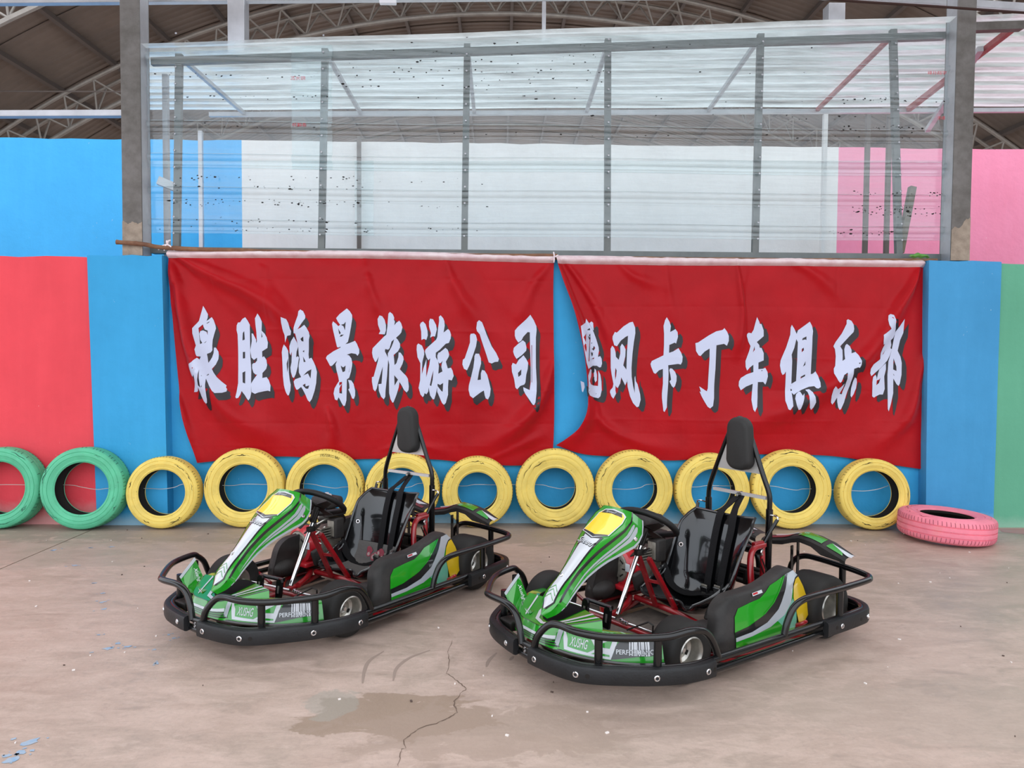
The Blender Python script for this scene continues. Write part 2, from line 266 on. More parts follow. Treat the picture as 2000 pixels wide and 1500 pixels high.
  [[[(1171,1805),(1192,1754),(1195,1706),(1182,1622),(1171,1520),(1164,1399),(1167,1321),(1181,1237),(1197,1175),(1193,1309),(1198,1328),(1205,1279),(1220,1255),(1245,1164),(1250,1116),(1235,1056),(1217,1049),(1183,1086),(1155,1146),(1133,1230),(1119,1369),(1123,1549),(1130,1682),(1109,1672),(1067,1639),(1032,1588),(1007,1597),(990,1651),(991,1675),(1012,1714),(1030,1708),(1090,1765),(1143,1799)]],[[(989,1593),(1008,1573),(1020,1537),(1024,1495),(1050,1468),(1063,1525),(1062,1585),(1077,1611),(1095,1591),(1110,1561),(1108,1501),(1091,1420),(1116,1387),(1125,1369),(1126,1278),(1111,1242),(1096,1272),(1074,1314),(1066,1260),(1045,1218),(1030,1230),(1024,1242),(1024,1199),(1030,1169),(1007,1124),(989,1145),(976,1181),(979,1199),(1000,1223),(1006,1254),(989,1338),(980,1398),(976,1566)],[(1022,1398),(1033,1374),(1029,1326),(1021,1290),(1018,1350)]]],
  [[[(1470,1847),(1494,1808),(1508,1770),(1503,1717),(1530,1732),(1549,1744),(1569,1717),(1574,1676),(1558,1616),(1545,1624),(1498,1603),(1497,1533),(1533,1546),(1579,1575),(1603,1537),(1617,1499),(1614,1455),(1602,1430),(1579,1436),(1491,1424),(1495,1353),(1493,1258),(1486,1131),(1484,1049),(1465,1009),(1454,1017),(1440,1131),(1439,1175),(1446,1258),(1444,1391),(1409,1378),(1378,1347),(1362,1355),(1339,1409),(1333,1434),(1344,1460),(1448,1511),(1451,1606),(1450,1700),(1444,1770),(1456,1820)]],[[(1507,1396),(1526,1394),(1552,1366),(1567,1328),(1566,1284),(1554,1239),(1541,1224),(1525,1239),(1504,1280),(1518,1296),(1511,1341),(1501,1379)]]],
  [[[(1984,1755),(2007,1723),(2021,1686),(2021,1641),(2006,1599),(1980,1616),(1914,1603),(1912,1514),(1910,1387),(1904,1261),(1903,1134),(1894,1064),(1869,1043),(1847,1057),(1820,1101),(1794,1146),(1773,1193),(1787,1187),(1770,1238),(1838,1194),(1847,1222),(1850,1324),(1855,1482),(1855,1574),(1813,1548),(1775,1507),(1759,1513),(1736,1551),(1729,1620),(1754,1627),(1848,1691),(1911,1726),(1968,1739)]]],
  [[[(2270,1854),(2293,1812),(2297,1796),(2313,1793),(2334,1738),(2335,1686),(2274,1634),(2297,1608),(2301,1585),(2318,1582),(2338,1537),(2339,1472),(2294,1453),(2294,1394),(2334,1398),(2354,1407),(2374,1369),(2378,1330),(2366,1278),(2357,1257),(2337,1281),(2289,1280),(2287,1141),(2282,1062),(2260,1015),(2247,1036),(2235,1121),(2240,1192),(2245,1264),(2187,1238),(2142,1205),(2122,1244),(2124,1283),(2140,1315),(2192,1348),(2250,1368),(2249,1433),(2217,1407),(2194,1380),(2181,1413),(2178,1465),(2207,1549),(2219,1598),(2199,1633),(2181,1685),(2183,1704),(2198,1716),(2224,1711),(2243,1744),(2258,1808)],[(2255,1598),(2243,1543),(2259,1566)],[(2318,1385),(2335,1383),(2322,1376)]]],
  [[[(2584,1789),(2608,1753),(2628,1708),(2640,1740),(2743,1818),(2764,1780),(2774,1735),(2769,1683),(2766,1534),(2760,1352),(2780,1358),(2802,1378),(2823,1339),(2835,1281),(2832,1241),(2812,1227),(2796,1231),(2782,1248),(2737,1241),(2672,1214),(2623,1185),(2601,1170),(2584,1188),(2584,1116),(2583,1071),(2561,1035),(2544,1044),(2526,1116),(2531,1207),(2534,1376),(2521,1353),(2505,1344),(2492,1369),(2483,1428),(2489,1473),(2533,1584),(2570,1701),(2573,1765)],[(2625,1662),(2605,1584),(2581,1525),(2588,1467),(2585,1338),(2584,1266),(2627,1291),(2631,1435),(2633,1533),(2638,1636)],[(2715,1687),(2681,1670),(2676,1653),(2704,1660),(2715,1655)],[(2690,1588),(2673,1575),(2672,1546),(2693,1565)],[(2709,1468),(2696,1442),(2685,1419),(2706,1434)],[(2707,1351),(2668,1330),(2666,1313),(2707,1335)]],[[(2659,1198),(2676,1162),(2692,1185),(2686,1143),(2671,1091),(2656,1045),(2636,1037),(2616,1077),(2607,1136),(2620,1175),(2646,1198)]],[[(2704,1215),(2737,1221),(2764,1195),(2784,1150),(2795,1104),(2780,1059),(2761,1036),(2744,1058),(2733,1117),(2730,1163),(2721,1195)]]],
  [[[(3085,1842),(3116,1828),(3137,1795),(3143,1755),(3138,1729),(3099,1689),(3021,1602),(3042,1569),(3044,1516),(3040,1472),(3064,1489),(3058,1576),(3068,1612),(3081,1624),(3108,1603),(3124,1569),(3123,1540),(3156,1553),(3177,1523),(3192,1470),(3189,1437),(3177,1412),(3160,1417),(3123,1403),(3121,1337),(3110,1250),(3085,1170),(3067,1103),(3041,1042),(3028,1036),(3014,1062),(3003,1109),(2998,1146),(2979,1109),(2960,1083),(2946,1102),(2939,1162),(2943,1222),(2959,1249),(2990,1222),(3020,1243),(3049,1273),(3043,1236),(3018,1179),(3041,1176),(3057,1243),(3065,1310),(3065,1370),(3034,1349),(3012,1289),(2999,1279),(2981,1302),(2958,1362),(2962,1402),(2978,1429),(2983,1515),(2975,1575),(2959,1602),(2980,1641),(3032,1715),(3073,1801),(3072,1834)]],[[(3145,1327),(3165,1317),(3175,1284),(3171,1230),(3152,1177),(3133,1147),(3124,1163),(3127,1230),(3136,1297)]]],
  [[[(3446,1889),(3466,1880),(3486,1831),(3491,1791),(3501,1758),(3501,1712),(3488,1678),(3465,1658),(3477,1618),(3471,1588),(3484,1579),(3469,1525),(3447,1479),(3401,1425),(3349,1378),(3306,1338),(3295,1364),(3298,1404),(3320,1444),(3379,1491),(3376,1545),(3387,1585),(3403,1625),(3388,1618),(3380,1644),(3380,1704),(3400,1718),(3449,1758),(3432,1791),(3427,1837),(3433,1877)],[(3424,1575),(3398,1531),(3408,1535)]],[[(3434,1455),(3437,1399),(3424,1338),(3429,1278),(3433,1225),(3418,1175),(3388,1175),(3354,1158),(3338,1146),(3321,1158),(3317,1284),(3323,1331),(3343,1351),(3353,1331),(3356,1308),(3363,1358),(3375,1398)],[(3390,1325),(3377,1308),(3356,1301),(3354,1258),(3378,1278)]],[[(3588,1848),(3586,1779),(3584,1725),(3556,1659),(3538,1566),(3567,1513),(3580,1459),(3581,1353),(3567,1273),(3557,1253),(3540,1266),(3508,1319),(3510,1185),(3491,1092),(3472,1025),(3464,1045),(3462,1152),(3453,1352),(3457,1472),(3472,1525),(3484,1579),(3495,1665),(3504,1732),(3539,1775)],[(3503,1499),(3504,1399),(3535,1386),(3532,1426)],[(3507,1362),(3519,1342),(3509,1349)]]]]
B1_TOP = [(-2.887,2.396),(-2.569,2.399),(-2.038,2.404),(-1.239,2.407),(-0.347,2.397),(0.472,2.382)]
B1_LEFT = [(-2.887,2.396),(-2.885,2.166),(-2.87,1.9),(-2.843,1.5),(-2.803,1.097),(-2.744,0.805),(-2.662,0.535)]
B1_BOT = [(-2.662,0.535),(-2.362,0.568),(-1.937,0.597),(-1.421,0.572),(-1.133,0.578),(-0.575,0.576),(-0.204,0.537),(0.158,0.525),(0.457,0.544)]
B1_RIGHT = [(0.472,2.382),(0.466,2.106),(0.475,1.567),(0.484,1.026),(0.478,0.717),(0.457,0.544)]
B2_TOP = [(0.477,2.382),(0.908,2.382),(1.448,2.378),(2.353,2.377),(3.034,2.374),(3.717,2.376)]
B2_LEFT = [(0.477,2.382),(0.551,2.151),(0.634,1.928),(0.695,1.704),(0.738,1.479),(0.768,1.208),(0.765,1.027),(0.699,0.868),(0.582,0.763),(0.501,0.708)]
B2_BOT = [(0.501,0.708),(0.756,0.628),(1.11,0.606),(1.53,0.576),(1.931,0.61),(2.36,0.635),(2.948,0.624),(3.4,0.562),(3.779,0.508)]
B2_RIGHT = [(3.717,2.376),(3.756,2.268),(3.78,1.772),(3.793,1.318),(3.795,0.907),(3.779,0.508)]
FOLDS1 = [([(-2.869,2.366),(-2.482,2.17),(-2.041,1.951),(-1.686,1.642)],0.035,0.07),([(-2.87,2.352),(-2.66,2.08),(-2.353,1.726),(-2.133,1.37)],-0.03,0.06),([(-2.865,2.321),(-2.795,1.901),(-2.666,1.456),(-2.403,1.01),(-1.959,0.696)],0.045,0.08),([(-2.846,2.078),(-2.791,1.455),(-2.706,1.008),(-2.585,0.603)],-0.03,0.05),([(-2.825,1.187),(-2.735,0.828),(-2.658,0.535)],0.03,0.05),([(-1.51,1.015),(-1.466,0.789),(-1.511,0.585)],0.03,0.05),([(-1.442,1.195),(-1.331,0.79),(-1.241,0.609)],-0.02,0.05),([(-1.186,2.359),(-1.141,2.092),(-1.008,1.736)],0.018,0.04),([(-0.481,2.343),(-0.391,2.098),(-0.165,1.742)],0.02,0.05),([(-0.258,2.331),(-0.122,2.011),(0.105,1.7)],-0.015,0.05),([(0.485,1.477),(0.335,1.07),(0.021,0.751),(-0.34,0.613)],0.035,0.07),([(0.45,2.329),(0.281,2.104),(0.149,1.745)],0.015,0.05),([(-2.127,2.35),(-1.952,1.908),(-1.865,1.462)],0.012,0.06),([(-0.793,1.917),(-0.747,1.379),(-0.791,0.747)],-0.012,0.08),([(-2.481,2.347),(-1.506,2.267),(-0.526,2.231)],-0.012,0.05),([(-1.061,0.655),(-0.791,0.702),(-0.431,0.636)],0.02,0.03),([(-0.114,0.569),(0.112,0.661),(0.382,0.799)],0.02,0.03)]
FOLDS2 = [([(0.495,2.351),(0.606,2.017),(0.713,1.704),(0.753,1.299),(0.779,1.027),(0.699,0.823),(0.541,0.718)],0.05,0.05),([(0.513,2.351),(0.686,2.063),(0.825,1.75),(0.883,1.39),(0.856,1.028)],-0.03,0.05),([(0.549,2.352),(0.777,2.019),(1.008,1.571)],0.02,0.05),([(0.855,1.118),(0.925,0.892),(1.291,0.712),(1.702,0.668)],0.02,0.05),([(2.081,2.365),(2.113,2.119),(2.145,1.85),(2.097,1.488)],0.022,0.03),([(2.217,2.358),(2.195,2.075),(2.161,1.76)],-0.014,0.03),([(3.717,2.358),(3.546,1.951),(3.238,1.496),(2.653,1.083),(1.928,0.806)],0.03,0.08),([(3.737,2.313),(3.688,1.771),(3.474,1.225),(3.026,0.812),(2.387,0.672)],-0.03,0.07),([(3.727,2.335),(3.632,2.132),(3.457,1.86)],0.02,0.03),([(3.778,1.5),(3.619,0.952),(3.306,0.63)],0.03,0.06),([(1.449,2.355),(1.475,2.114),(1.548,1.755)],0.01,0.04),([(1.81,2.354),(1.86,2.072),(1.911,1.758)],-0.01,0.05),([(2.534,2.356),(2.81,2.215),(3.09,1.947)],0.012,0.05),([(0.998,2.356),(1.18,2.201),(1.452,2.114)],0.01,0.04)]
CREASE_X1 = [-2.524, -2.044, -1.616, -1.187, -0.784, -0.335, 0.097]
CREASE_X2 = [0.909, 1.258, 1.643, 2.576, 2.986, 3.375]
CREASE_Z1 = [2.158, 1.712, 1.466, 1.187, 0.89, 0.691]
CREASE_Z2 = [1.941, 1.49, 1.209, 0.936, 0.818]
CRACK = [(-0.241,3.836),(-0.251,3.685),(-0.24,3.575),(-0.242,3.429),(-0.202,3.374),(-0.176,3.327),(-0.144,3.268),(-0.164,3.218),(-0.191,3.145),(-0.182,3.087),(-0.166,3.048),(-0.2,2.999),(-0.235,2.967),(-0.304,2.925),(-0.343,2.87),(-0.365,2.826),(-0.348,2.77),(-0.365,2.752),(-0.363,2.664),(-0.361,2.63)]
SKIDS = [[(-0.346,3.701),(-0.438,3.606),(-0.485,3.486),(-0.482,3.347)],[(-0.578,3.688),(-0.63,3.575),(-0.634,3.458),(-0.618,3.321)],[(-0.007,3.669),(-0.045,3.575),(-0.056,3.498)],[(0.077,3.625),(0.058,3.575)]]
BLUE = [(-3.381,5.596,0.035),(-3.135,5.673,0.023333333333333334),(-2.988,5.705,0.023333333333333334),(-2.988,5.19,0.026250000000000002),(-2.63,4.794,0.0175),(-2.467,4.588,0.0175),(-2.381,4.426,0.023333333333333334),(-2.308,4.301,0.023333333333333334),(-2.125,3.905,0.014583333333333334),(-1.981,3.72,0.03208333333333333),(-1.961,3.787,0.020416666666666666),(-1.892,3.746,0.023333333333333334),(-1.741,3.707,0.014583333333333334),(-1.651,3.54,0.020416666666666666),(-1.798,2.816,0.04083333333333333),(-1.788,2.739,0.026250000000000002),(-1.794,2.69,0.03208333333333333),(-1.822,2.718,0.020416666666666666),(-1.706,3.856,0.0175),(-1.755,3.906,0.014583333333333334)]

# ------------------------------------------------------------------ materials of the place
def wall_paint(name, col, pale, fade_h=0.10, scuff='#f0e8e4', fade_amt=0.8):
    w = NT(name); geo = w.n('ShaderNodeNewGeometry'); pos = geo.outputs['Position']
    sp = w.n('ShaderNodeSeparateXYZ'); w.l(pos, sp.inputs[0])
    n1 = w.noise(pos, 1.3, 4); n2 = w.noise(pos, 9.0, 6); n3 = w.noise(w.scalev(pos, (3.2, 3.2, .35)), 3.0, 5)
    c = lin(col)
    base = w.mix(w.ramp(n1, [(0.3, 0.0), (0.7, 1.0)]), [v * .93 for v in c], [min(1, v * 1.06 + .004) for v in c])
    base = w.mix(w.math('MULTIPLY', w.ramp(n3, [(0.45, 0.0), (0.75, 1.0)]), 0.16), base, [min(1, v * 1.25 + .03) for v in c])
    base = w.mix(w.math('MULTIPLY', w.ramp(n2, [(0.35, 0.0), (0.65, 1.0)]), 0.10), base, [v * .75 for v in c])
    sc = w.ramp(w.noise(w.scalev(pos, (1, 1, .5)), 26.0, 3, .7, 1.5), [(0.735, 0.0), (0.75, 1.0)])
    base = w.mix(w.math('MULTIPLY', sc, 0.5), base, lin(scuff))
    h = w.math('ADD', sp.outputs['Z'], w.math('MULTIPLY', w.math('SUBTRACT', n2, 0.5), fade_h * 1.6))
    mr = w.n('ShaderNodeMapRange'); mr.inputs['From Min'].default_value = fade_h * .5; mr.inputs['From Max'].default_value = fade_h * 2.2; mr.inputs['To Min'].default_value = fade_amt; mr.inputs['To Max'].default_value = 0.0
    w.l(h, mr.inputs['Value'])
    base = w.mix(mr.outputs[0], base, lin(pale)); w.l(base, w.b.inputs['Base Color']); w.b.inputs['Roughness'].default_value = 0.75
    bp = w.n('ShaderNodeBump'); bp.inputs['Strength'].default_value = 0.22; bp.inputs['Distance'].default_value = 0.02; w.l(w.noise(pos, 16, 6), bp.inputs['Height']); w.l(bp.outputs[0], w.b.inputs['Normal'])
    return w.m

m_red = wall_paint('red_wall_paint', '#ea4450', '#d9a3a0', 0.10)
m_blue = wall_paint('blue_wall_paint', '#2f9fd6', '#9cbccb', 0.055)
m_blue_r = wall_paint('light_blue_wall_paint', '#3f97cb', '#9cc6dc', 0.06)
m_green_w = wall_paint('green_wall_paint', '#61ac8b', '#a5c9b3', 0.05, fade_amt=.5)
m_blue_up = wall_paint('upper_blue_paint', '#3fb4f4', '#3fb4f4', 0.02)
m_pink_up = wall_paint('upper_pink_paint', '#ff93b4', '#ff93b4', 0.02)
m_white_up = wall_paint('upper_white_paint', '#ece9e6', '#ece9e6', 0.02)

def floor_material():
    w = NT('dusty_concrete'); geo = w.n('ShaderNodeNewGeometry'); pos = geo.outputs['Position']
    sp = w.n('ShaderNodeSeparateXYZ'); w.l(pos, sp.inputs[0]); X, Y = sp.outputs['X'], sp.outputs['Y']
    a, b, d = lin('#b8a093'), lin('#a9988b'), lin('#c6afa3')
    n1 = w.noise(pos, 0.8, 5, .6, .6); n2 = w.noise(w.scalev(pos, (1.0, 2.2, 1)), 3.4, 7, .68, .8); n3 = w.noise(pos, 45, 4, .7)
    c = w.mix(w.ramp(n1, [(0.32, 0.0), (0.68, 1.0)]), b, a)
    c = w.mix(w.math('MULTIPLY', w.ramp(n2, [(0.45, 0.0), (0.66, 1.0)]), 0.75), c, d)
    c = w.mix(w.math('MULTIPLY', w.ramp(n2, [(0.30, 1.0), (0.44, 0.0)]), 0.5), c, lin('#94857a'))
    n4 = w.noise(w.scalev(pos, (1, 2.6, 1)), 9.0, 7, .7, 1.0); c = w.mix(w.math('MULTIPLY', w.ramp(n4, [(0.52, 0.0), (0.68, 1.0)]), .45), c, lin('#cdb8ac')); c = w.mix(w.math('MULTIPLY', w.ramp(n4, [(0.30, 1.0), (0.45, 0.0)]), .35), c, lin('#8f8077'))
    c = w.mix(w.math('MULTIPLY', w.ramp(n3, [(0.35, 1.0), (0.5, 0.0)]), 0.18), c, lin('#8b7f76'))
    # water stains and a darker band along the wall foot, ragged edges (cx, cy, rx, ry, strength, colour)
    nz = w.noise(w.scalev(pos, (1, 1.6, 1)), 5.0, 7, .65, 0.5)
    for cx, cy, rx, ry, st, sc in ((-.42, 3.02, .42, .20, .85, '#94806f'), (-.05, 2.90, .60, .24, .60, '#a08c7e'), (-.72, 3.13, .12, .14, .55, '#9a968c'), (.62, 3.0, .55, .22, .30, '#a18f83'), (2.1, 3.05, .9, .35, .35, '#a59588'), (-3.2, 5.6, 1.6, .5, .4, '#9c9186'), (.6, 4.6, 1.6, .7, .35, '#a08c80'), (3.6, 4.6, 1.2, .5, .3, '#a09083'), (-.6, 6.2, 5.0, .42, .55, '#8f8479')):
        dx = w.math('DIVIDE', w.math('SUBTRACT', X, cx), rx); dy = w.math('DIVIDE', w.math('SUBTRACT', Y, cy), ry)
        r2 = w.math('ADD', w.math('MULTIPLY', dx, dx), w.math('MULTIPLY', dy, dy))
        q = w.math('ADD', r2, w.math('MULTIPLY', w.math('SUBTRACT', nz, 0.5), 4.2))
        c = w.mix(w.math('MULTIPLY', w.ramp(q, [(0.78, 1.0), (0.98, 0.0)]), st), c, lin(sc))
    w.l(c, w.b.inputs['Base Color'])
    w.l(w.ramp(n2, [(0.3, 0.38), (0.7, 0.62)]), w.b.inputs['Roughness']); w.b.inputs['Specular IOR Level'].default_value = 0.35
    bp = w.n('ShaderNodeBump'); bp.inputs['Strength'].default_value = 0.18; bp.inputs['Distance'].default_value = 0.01; w.l(w.noise(pos, 30, 6, .7), bp.inputs['Height']); w.l(bp.outputs[0], w.b.inputs['Normal'])
    return w.m
m_floor = floor_material()
m_dark = mat('dark_joint', '#2b2421', 0.9)
m_steel = mat('weathered_steel', '#5f5b56', 0.6, 0.25, var=0.18, scale=7, col2='#777370')
m_rust = mat('rusty_primer', '#8a7c6e', 0.8, col2='#a59686', scale=14, bump=.3)
m_galv = mat('galvanised_steel', '#b9b9bd', 0.38, 0.55, var=0.10, scale=5)
m_mull = mat('grey_steel_tube', '#6b6f6d', 0.5, 0.3, var=0.12, scale=6)
m_truss = mat('truss_steel', '#a29c94', 0.5, 0.3, var=0.12)
m_roof = mat('brown_roof_sheet', '#7d7066', 0.6, 0.0, var=0.10, scale=2.2)
m_purlin = mat('purlin_steel', '#6a605a', 0.6, 0.2)
m_redsteel = mat('red_primer_steel', '#a8565a', 0.6, col2='#b96c6c', scale=12)

def polycarb(name, tint, milky, col=(0.86, 0.93, 0.94), rough=0.06, fm=1.5):
    w = NT(name); w.t.nodes.remove(w.b)
    tr = w.n('ShaderNodeBsdfTransparent'); tr.inputs[0].default_value = (*tint, 1)
    gl = w.n('ShaderNodeBsdfGlossy'); gl.inputs['Roughness'].default_value = rough; gl.inputs[0].default_value = (1, 1, 1, 1)
    df = w.n('ShaderNodeBsdfDiffuse'); df.inputs[0].default_value = (*col, 1); tl = w.n('ShaderNodeBsdfTranslucent'); tl.inputs[0].default_value = (*col, 1)
    geo = w.n('ShaderNodeNewGeometry'); pos = geo.outputs['Position']
    streak = w.noise(w.scalev(pos, (.35, 1, 9)), 2.2, 6, .65, .4)
    bp = w.n('ShaderNodeBump'); bp.inputs['Strength'].default_value = 0.35; bp.inputs['Distance'].default_value = 0.02; w.l(w.noise(w.scalev(pos, (.5, 1, 6)), 2.5, 5), bp.inputs['Height'])
    w.l(bp.outputs[0], gl.inputs['Normal'])
    m1 = w.n('ShaderNodeMixShader'); m1.inputs[0].default_value = 0.5; w.l(df.outputs[0], m1.inputs[1]); w.l(tl.outputs[0], m1.inputs[2])
    m2 = w.n('ShaderNodeMixShader'); w.l(w.ramp(streak, [(0.3, milky * .5), (0.7, milky * 1.5)]), m2.inputs[0]); w.l(tr.outputs[0], m2.inputs[1]); w.l(m1.outputs[0], m2.inputs[2])
    fr = w.n('ShaderNodeFresnel'); fr.inputs[0].default_value = 1.45
    m3 = w.n('ShaderNodeMixShader'); w.l(w.math('MULTIPLY', fr.outputs[0], fm, True), m3.inputs[0]); w.l(m2.outputs[0], m3.inputs[1]); w.l(gl.outputs[0], m3.inputs[2])
    w.l(m3.outputs[0], w.out.inputs['Surface']); return w.m
m_poly = polycarb('clear_polycarbonate', (0.90, 0.965, 0.97), 0.13)
m_polyroof = polycarb('roof_polycarbonate', (0.90, 0.95, 0.96), 0.72, rough=.25, fm=.2)
m_dirt = mat('black_dirt', '#191512', 0.9)
m_print = mat('red_print', '#c02a3a', 0.6)
m_wood = mat('bamboo', '#8d6446', 0.6, col2='#6b4530', scale=9)
m_stick = mat('old_timber', '#7d7768', 0.8, col2='#67604f', scale=9)

def banner_material():
    w = NT('red_banner_satin'); t = w.n('ShaderNodeTexCoord')
    n = w.noise(t.outputs['Object'], 3.0, 4)
    w.l(w.mix(w.ramp(n, [(0.3, 0.0), (0.7, 1.0)]), lin('#a50913'), lin('#b20d18')), w.b.inputs['Base Color'])
    w.b.inputs['Roughness'].default_value = 0.42; w.b.inputs['Specular IOR Level'].default_value = 0.15; w.b.inputs['Sheen Weight'].default_value = 0.08
    bp = w.n('ShaderNodeBump'); bp.inputs['Strength'].default_value = 0.25; bp.inputs['Distance'].default_value = 0.02
    w.l(w.noise(t.outputs['Object'], 7, 5, .55, .3), bp.inputs['Height']); w.l(bp.outputs[0], w.b.inputs['Normal']); return w.m
m_banner = banner_material()
m_print_w = mat('white_banner_ink', '#c9cfe6', 0.5)
m_print_k = mat('black_banner_ink', '#221c22', 0.5)
m_hem = mat('pale_pink_sleeve', '#d8b9bd', 0.55, col2='#e8d5d6', scale=9)
m_ribbon = mat('white_ribbon', '#f2e4e8', 0.6)
m_rag = mat('green_rag', '#5f9a45', 0.8)

# ------------------------------------------------------------------ floor
fl = MB().box((0, 12, -.06), (40, 60, .02)).done('floor', m_dark, smooth=0); tag(fl, kind='structure')
JX = -3.449
for x0, x1 in ((-20, JX - .006), (JX + .006, 20)):
    MB().box(((x0 + x1) / 2, 12, -.025), (x1 - x0, 60, .05)).done('slab', m_floor, fl, smooth=0)
def ribbon(pts, w0, z, wob=0.0):
    P = [np.array(p) for p in pts]; L, R = [], []
    for i, p in enumerate(P):
        d = P[min(i + 1, len(P) - 1)] - P[max(i - 1, 0)]; d = d / (np.linalg.norm(d) + 1e-9); n = np.array([-d[1], d[0]])
        w_ = w0 * (0.35 + 0.65 * math.sin(PI * (i + .5) / len(P))) * (1 + wob * random.uniform(-1, 1)) / 2
        L.append((*(p + n * w_), z)); R.append((*(p - n * w_), z))
    return [L, R]
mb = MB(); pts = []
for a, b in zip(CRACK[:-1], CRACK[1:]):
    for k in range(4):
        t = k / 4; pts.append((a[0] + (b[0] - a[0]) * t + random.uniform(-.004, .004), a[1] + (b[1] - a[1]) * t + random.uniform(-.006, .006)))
mb.grid(ribbon(pts, .0042, .0012, .7)).done('crack', mat('crack_shade', '#6b584c', .9), fl, smooth=0, fix=False)  # flat strip; the shade deep in the crack is put into its colour
m_skid = mat('faint_skid', '#97857a', .8)
for s_ in SKIDS: MB().grid(ribbon(catmull(s_, 6), .018, .001)).done('skid_mark', m_skid, fl, smooth=0, fix=False)
m_bluespot = mat('blue_paint_drip', '#7fa3c4', .7, col2='#a9b0b8', scale=30)
def blot(mb, x, y, r, z=.0014, ax=1.0):
    n = 11; ph = random.uniform(0, 6); V = [(x, y, z)]
    for k in range(n):
        a = 2 * PI * k / n; q = r * random.uniform(.45, 1.15); V.append((x + q * math.cos(a) * 1.1, y + q * math.sin(a) * ax, z))
    mb.add(V, [(0, 1 + k, 1 + (k + 1) % n) for k in range(n)])
mb = MB()
for x, y, r in BLUE:
    blot(mb, x, y, r * .8)
    for k in range(3): blot(mb, x + random.uniform(-2, 2) * r, y + random.uniform(-1.6, 1.6) * r, r * random.uniform(.15, .4))
stuff(mb.done('paint_drips', m_bluespot, fl, smooth=0, fix=False))
mb = MB(); mb2 = MB()
for k in range(120):
    x, y = random.uniform(-4.4, 4.6), random.uniform(2.8, 6.35); s = random.uniform(.002, .0075)
    (mb if random.random() < .6 else mb2).box((x, y, .003), (s * 2, s * 1.2, .005), Matrix.Rotation(random.uniform(0, 3), 3, 'Z'))
tag(mb.done('paint_flakes', mat('flake_white', '#e6ddd8', .8), smooth=0), 'scattered small white paint flakes lying on the dusty concrete floor', 'debris', kind='stuff')
tag(mb2.done('grit', mat('grit_dark', '#5a4a42', .9), smooth=0), 'scattered dark grit and bits of leaf on the concrete floor', 'debris', kind='stuff')
MB().add([(4.42, 6.40, .0013), (4.36, 6.27, .0013), (4.6, 6.12, .0013), (5.2, 6.05, .0013), (5.2, 6.40, .0013)], [(0, 1, 2, 3, 4)]).done('painted_patch', mat('pink_floor_paint', '#b97f80', .7, col2='#a98d88', scale=6), fl, smooth=0, fix=False)

# ------------------------------------------------------------------ low wall
PIER = WALL - .12
def block(name, x0, x1, y0, y1, z1, m, x0b=None, x1b=None):
    """wall block, rough top edge; x0b/x1b = foot positions"""
    x0b = x0 if x0b is None else x0b; x1b = x1 if x1b is None else x1b
    n = max(2, int((x1 - x0) / .12)); rows = []
    for j, z in enumerate([0, .3, .8, 1.4, 2.0, z1 - .02, z1]):
        t = z / z1; row = []
        for i in range(n + 1):
            s = i / n; x = (x0b + (x1b - x0b) * s) * (1 - t) + (x0 + (x1 - x0) * s) * t
            zz = z + (random.uniform(-.006, .006) if j >= 5 else 0); yy = y0 + (random.uniform(0, .006) if j == 6 else random.uniform(-.002, .002))
            row.append((x, yy, zz))
        rows.append(row)
    mb = MB().grid(rows, flip=True)
    top = rows[-1]; mb.grid([top, [(p[0], y1, p[2]) for p in top]], flip=True)
    mb.grid([[r[0] for r in rows], [(r[0][0], y1, r[0][2]) for r in rows]], flip=True); mb.grid([[r[-1] for r in rows], [(r[-1][0], y1, r[-1][2]) for r in rows]])
    mb.grid([[(r[0][0], y1, r[0][2]) for r in rows], [(r[-1][0], y1, r[-1][2]) for r in rows]])
    return tag(mb.done(name, m, smooth=30), kind='structure')
block('wall_left', -8.5, -3.552, PIER + .025, WALL + .2, 2.325, m_red, x1b=-3.50)
block('trim_1', -3.552, -2.913, PIER, WALL + .2, 2.338, m_blue, x0b=-3.50, x1b=-2.886)
block('wall_front', -2.92, 3.83, WALL, WALL + .2, 2.372, m_blue)
block('trim_2', 3.748, 4.392, PIER, WALL + .2, 2.352, m_blue_r, x0b=3.785)
block('wall_right', 4.392, 9.0, PIER + .012, WALL + .2, 2.335, m_green_w)
for nm, x0, x1, m in (('far_panel', -14, -3.12, m_blue_up), ('far_panel', -3.12, 4.11, m_white_up), ('far_panel', 4.11, 15, m_pink_up)):
    pass
fw_ = MB().box((.5, 9.14, 2.02), (29, .2, 4.04)).done('wall_back', m_white_up, smooth=0); tag(fw_, kind='structure')
for x0, x1, m in ((-14, -3.12, m_blue_up), (-3.12, 4.11, m_white_up), (4.11, 15, m_pink_up)):
    n = int((x1 - x0) / .25); rows = [[(x0 + (x1 - x0) * i / n, 9.02, z + (random.uniform(-.008, .008) if z > 3 else 0)) for i in range(n + 1)] for z in (0, 4.058)]
    mb = MB().grid(rows, flip=True); mb.grid([rows[1], [(p[0], 9.26, p[2]) for p in rows[1]]], flip=True); mb.grid([[(x0, 9.02, 0), (x0, 9.02, 4.05)], [(x0, 9.04, 0), (x0, 9.04, 4.05)]]).done('painted_panel', m, fw_, smooth=0, fix=False)

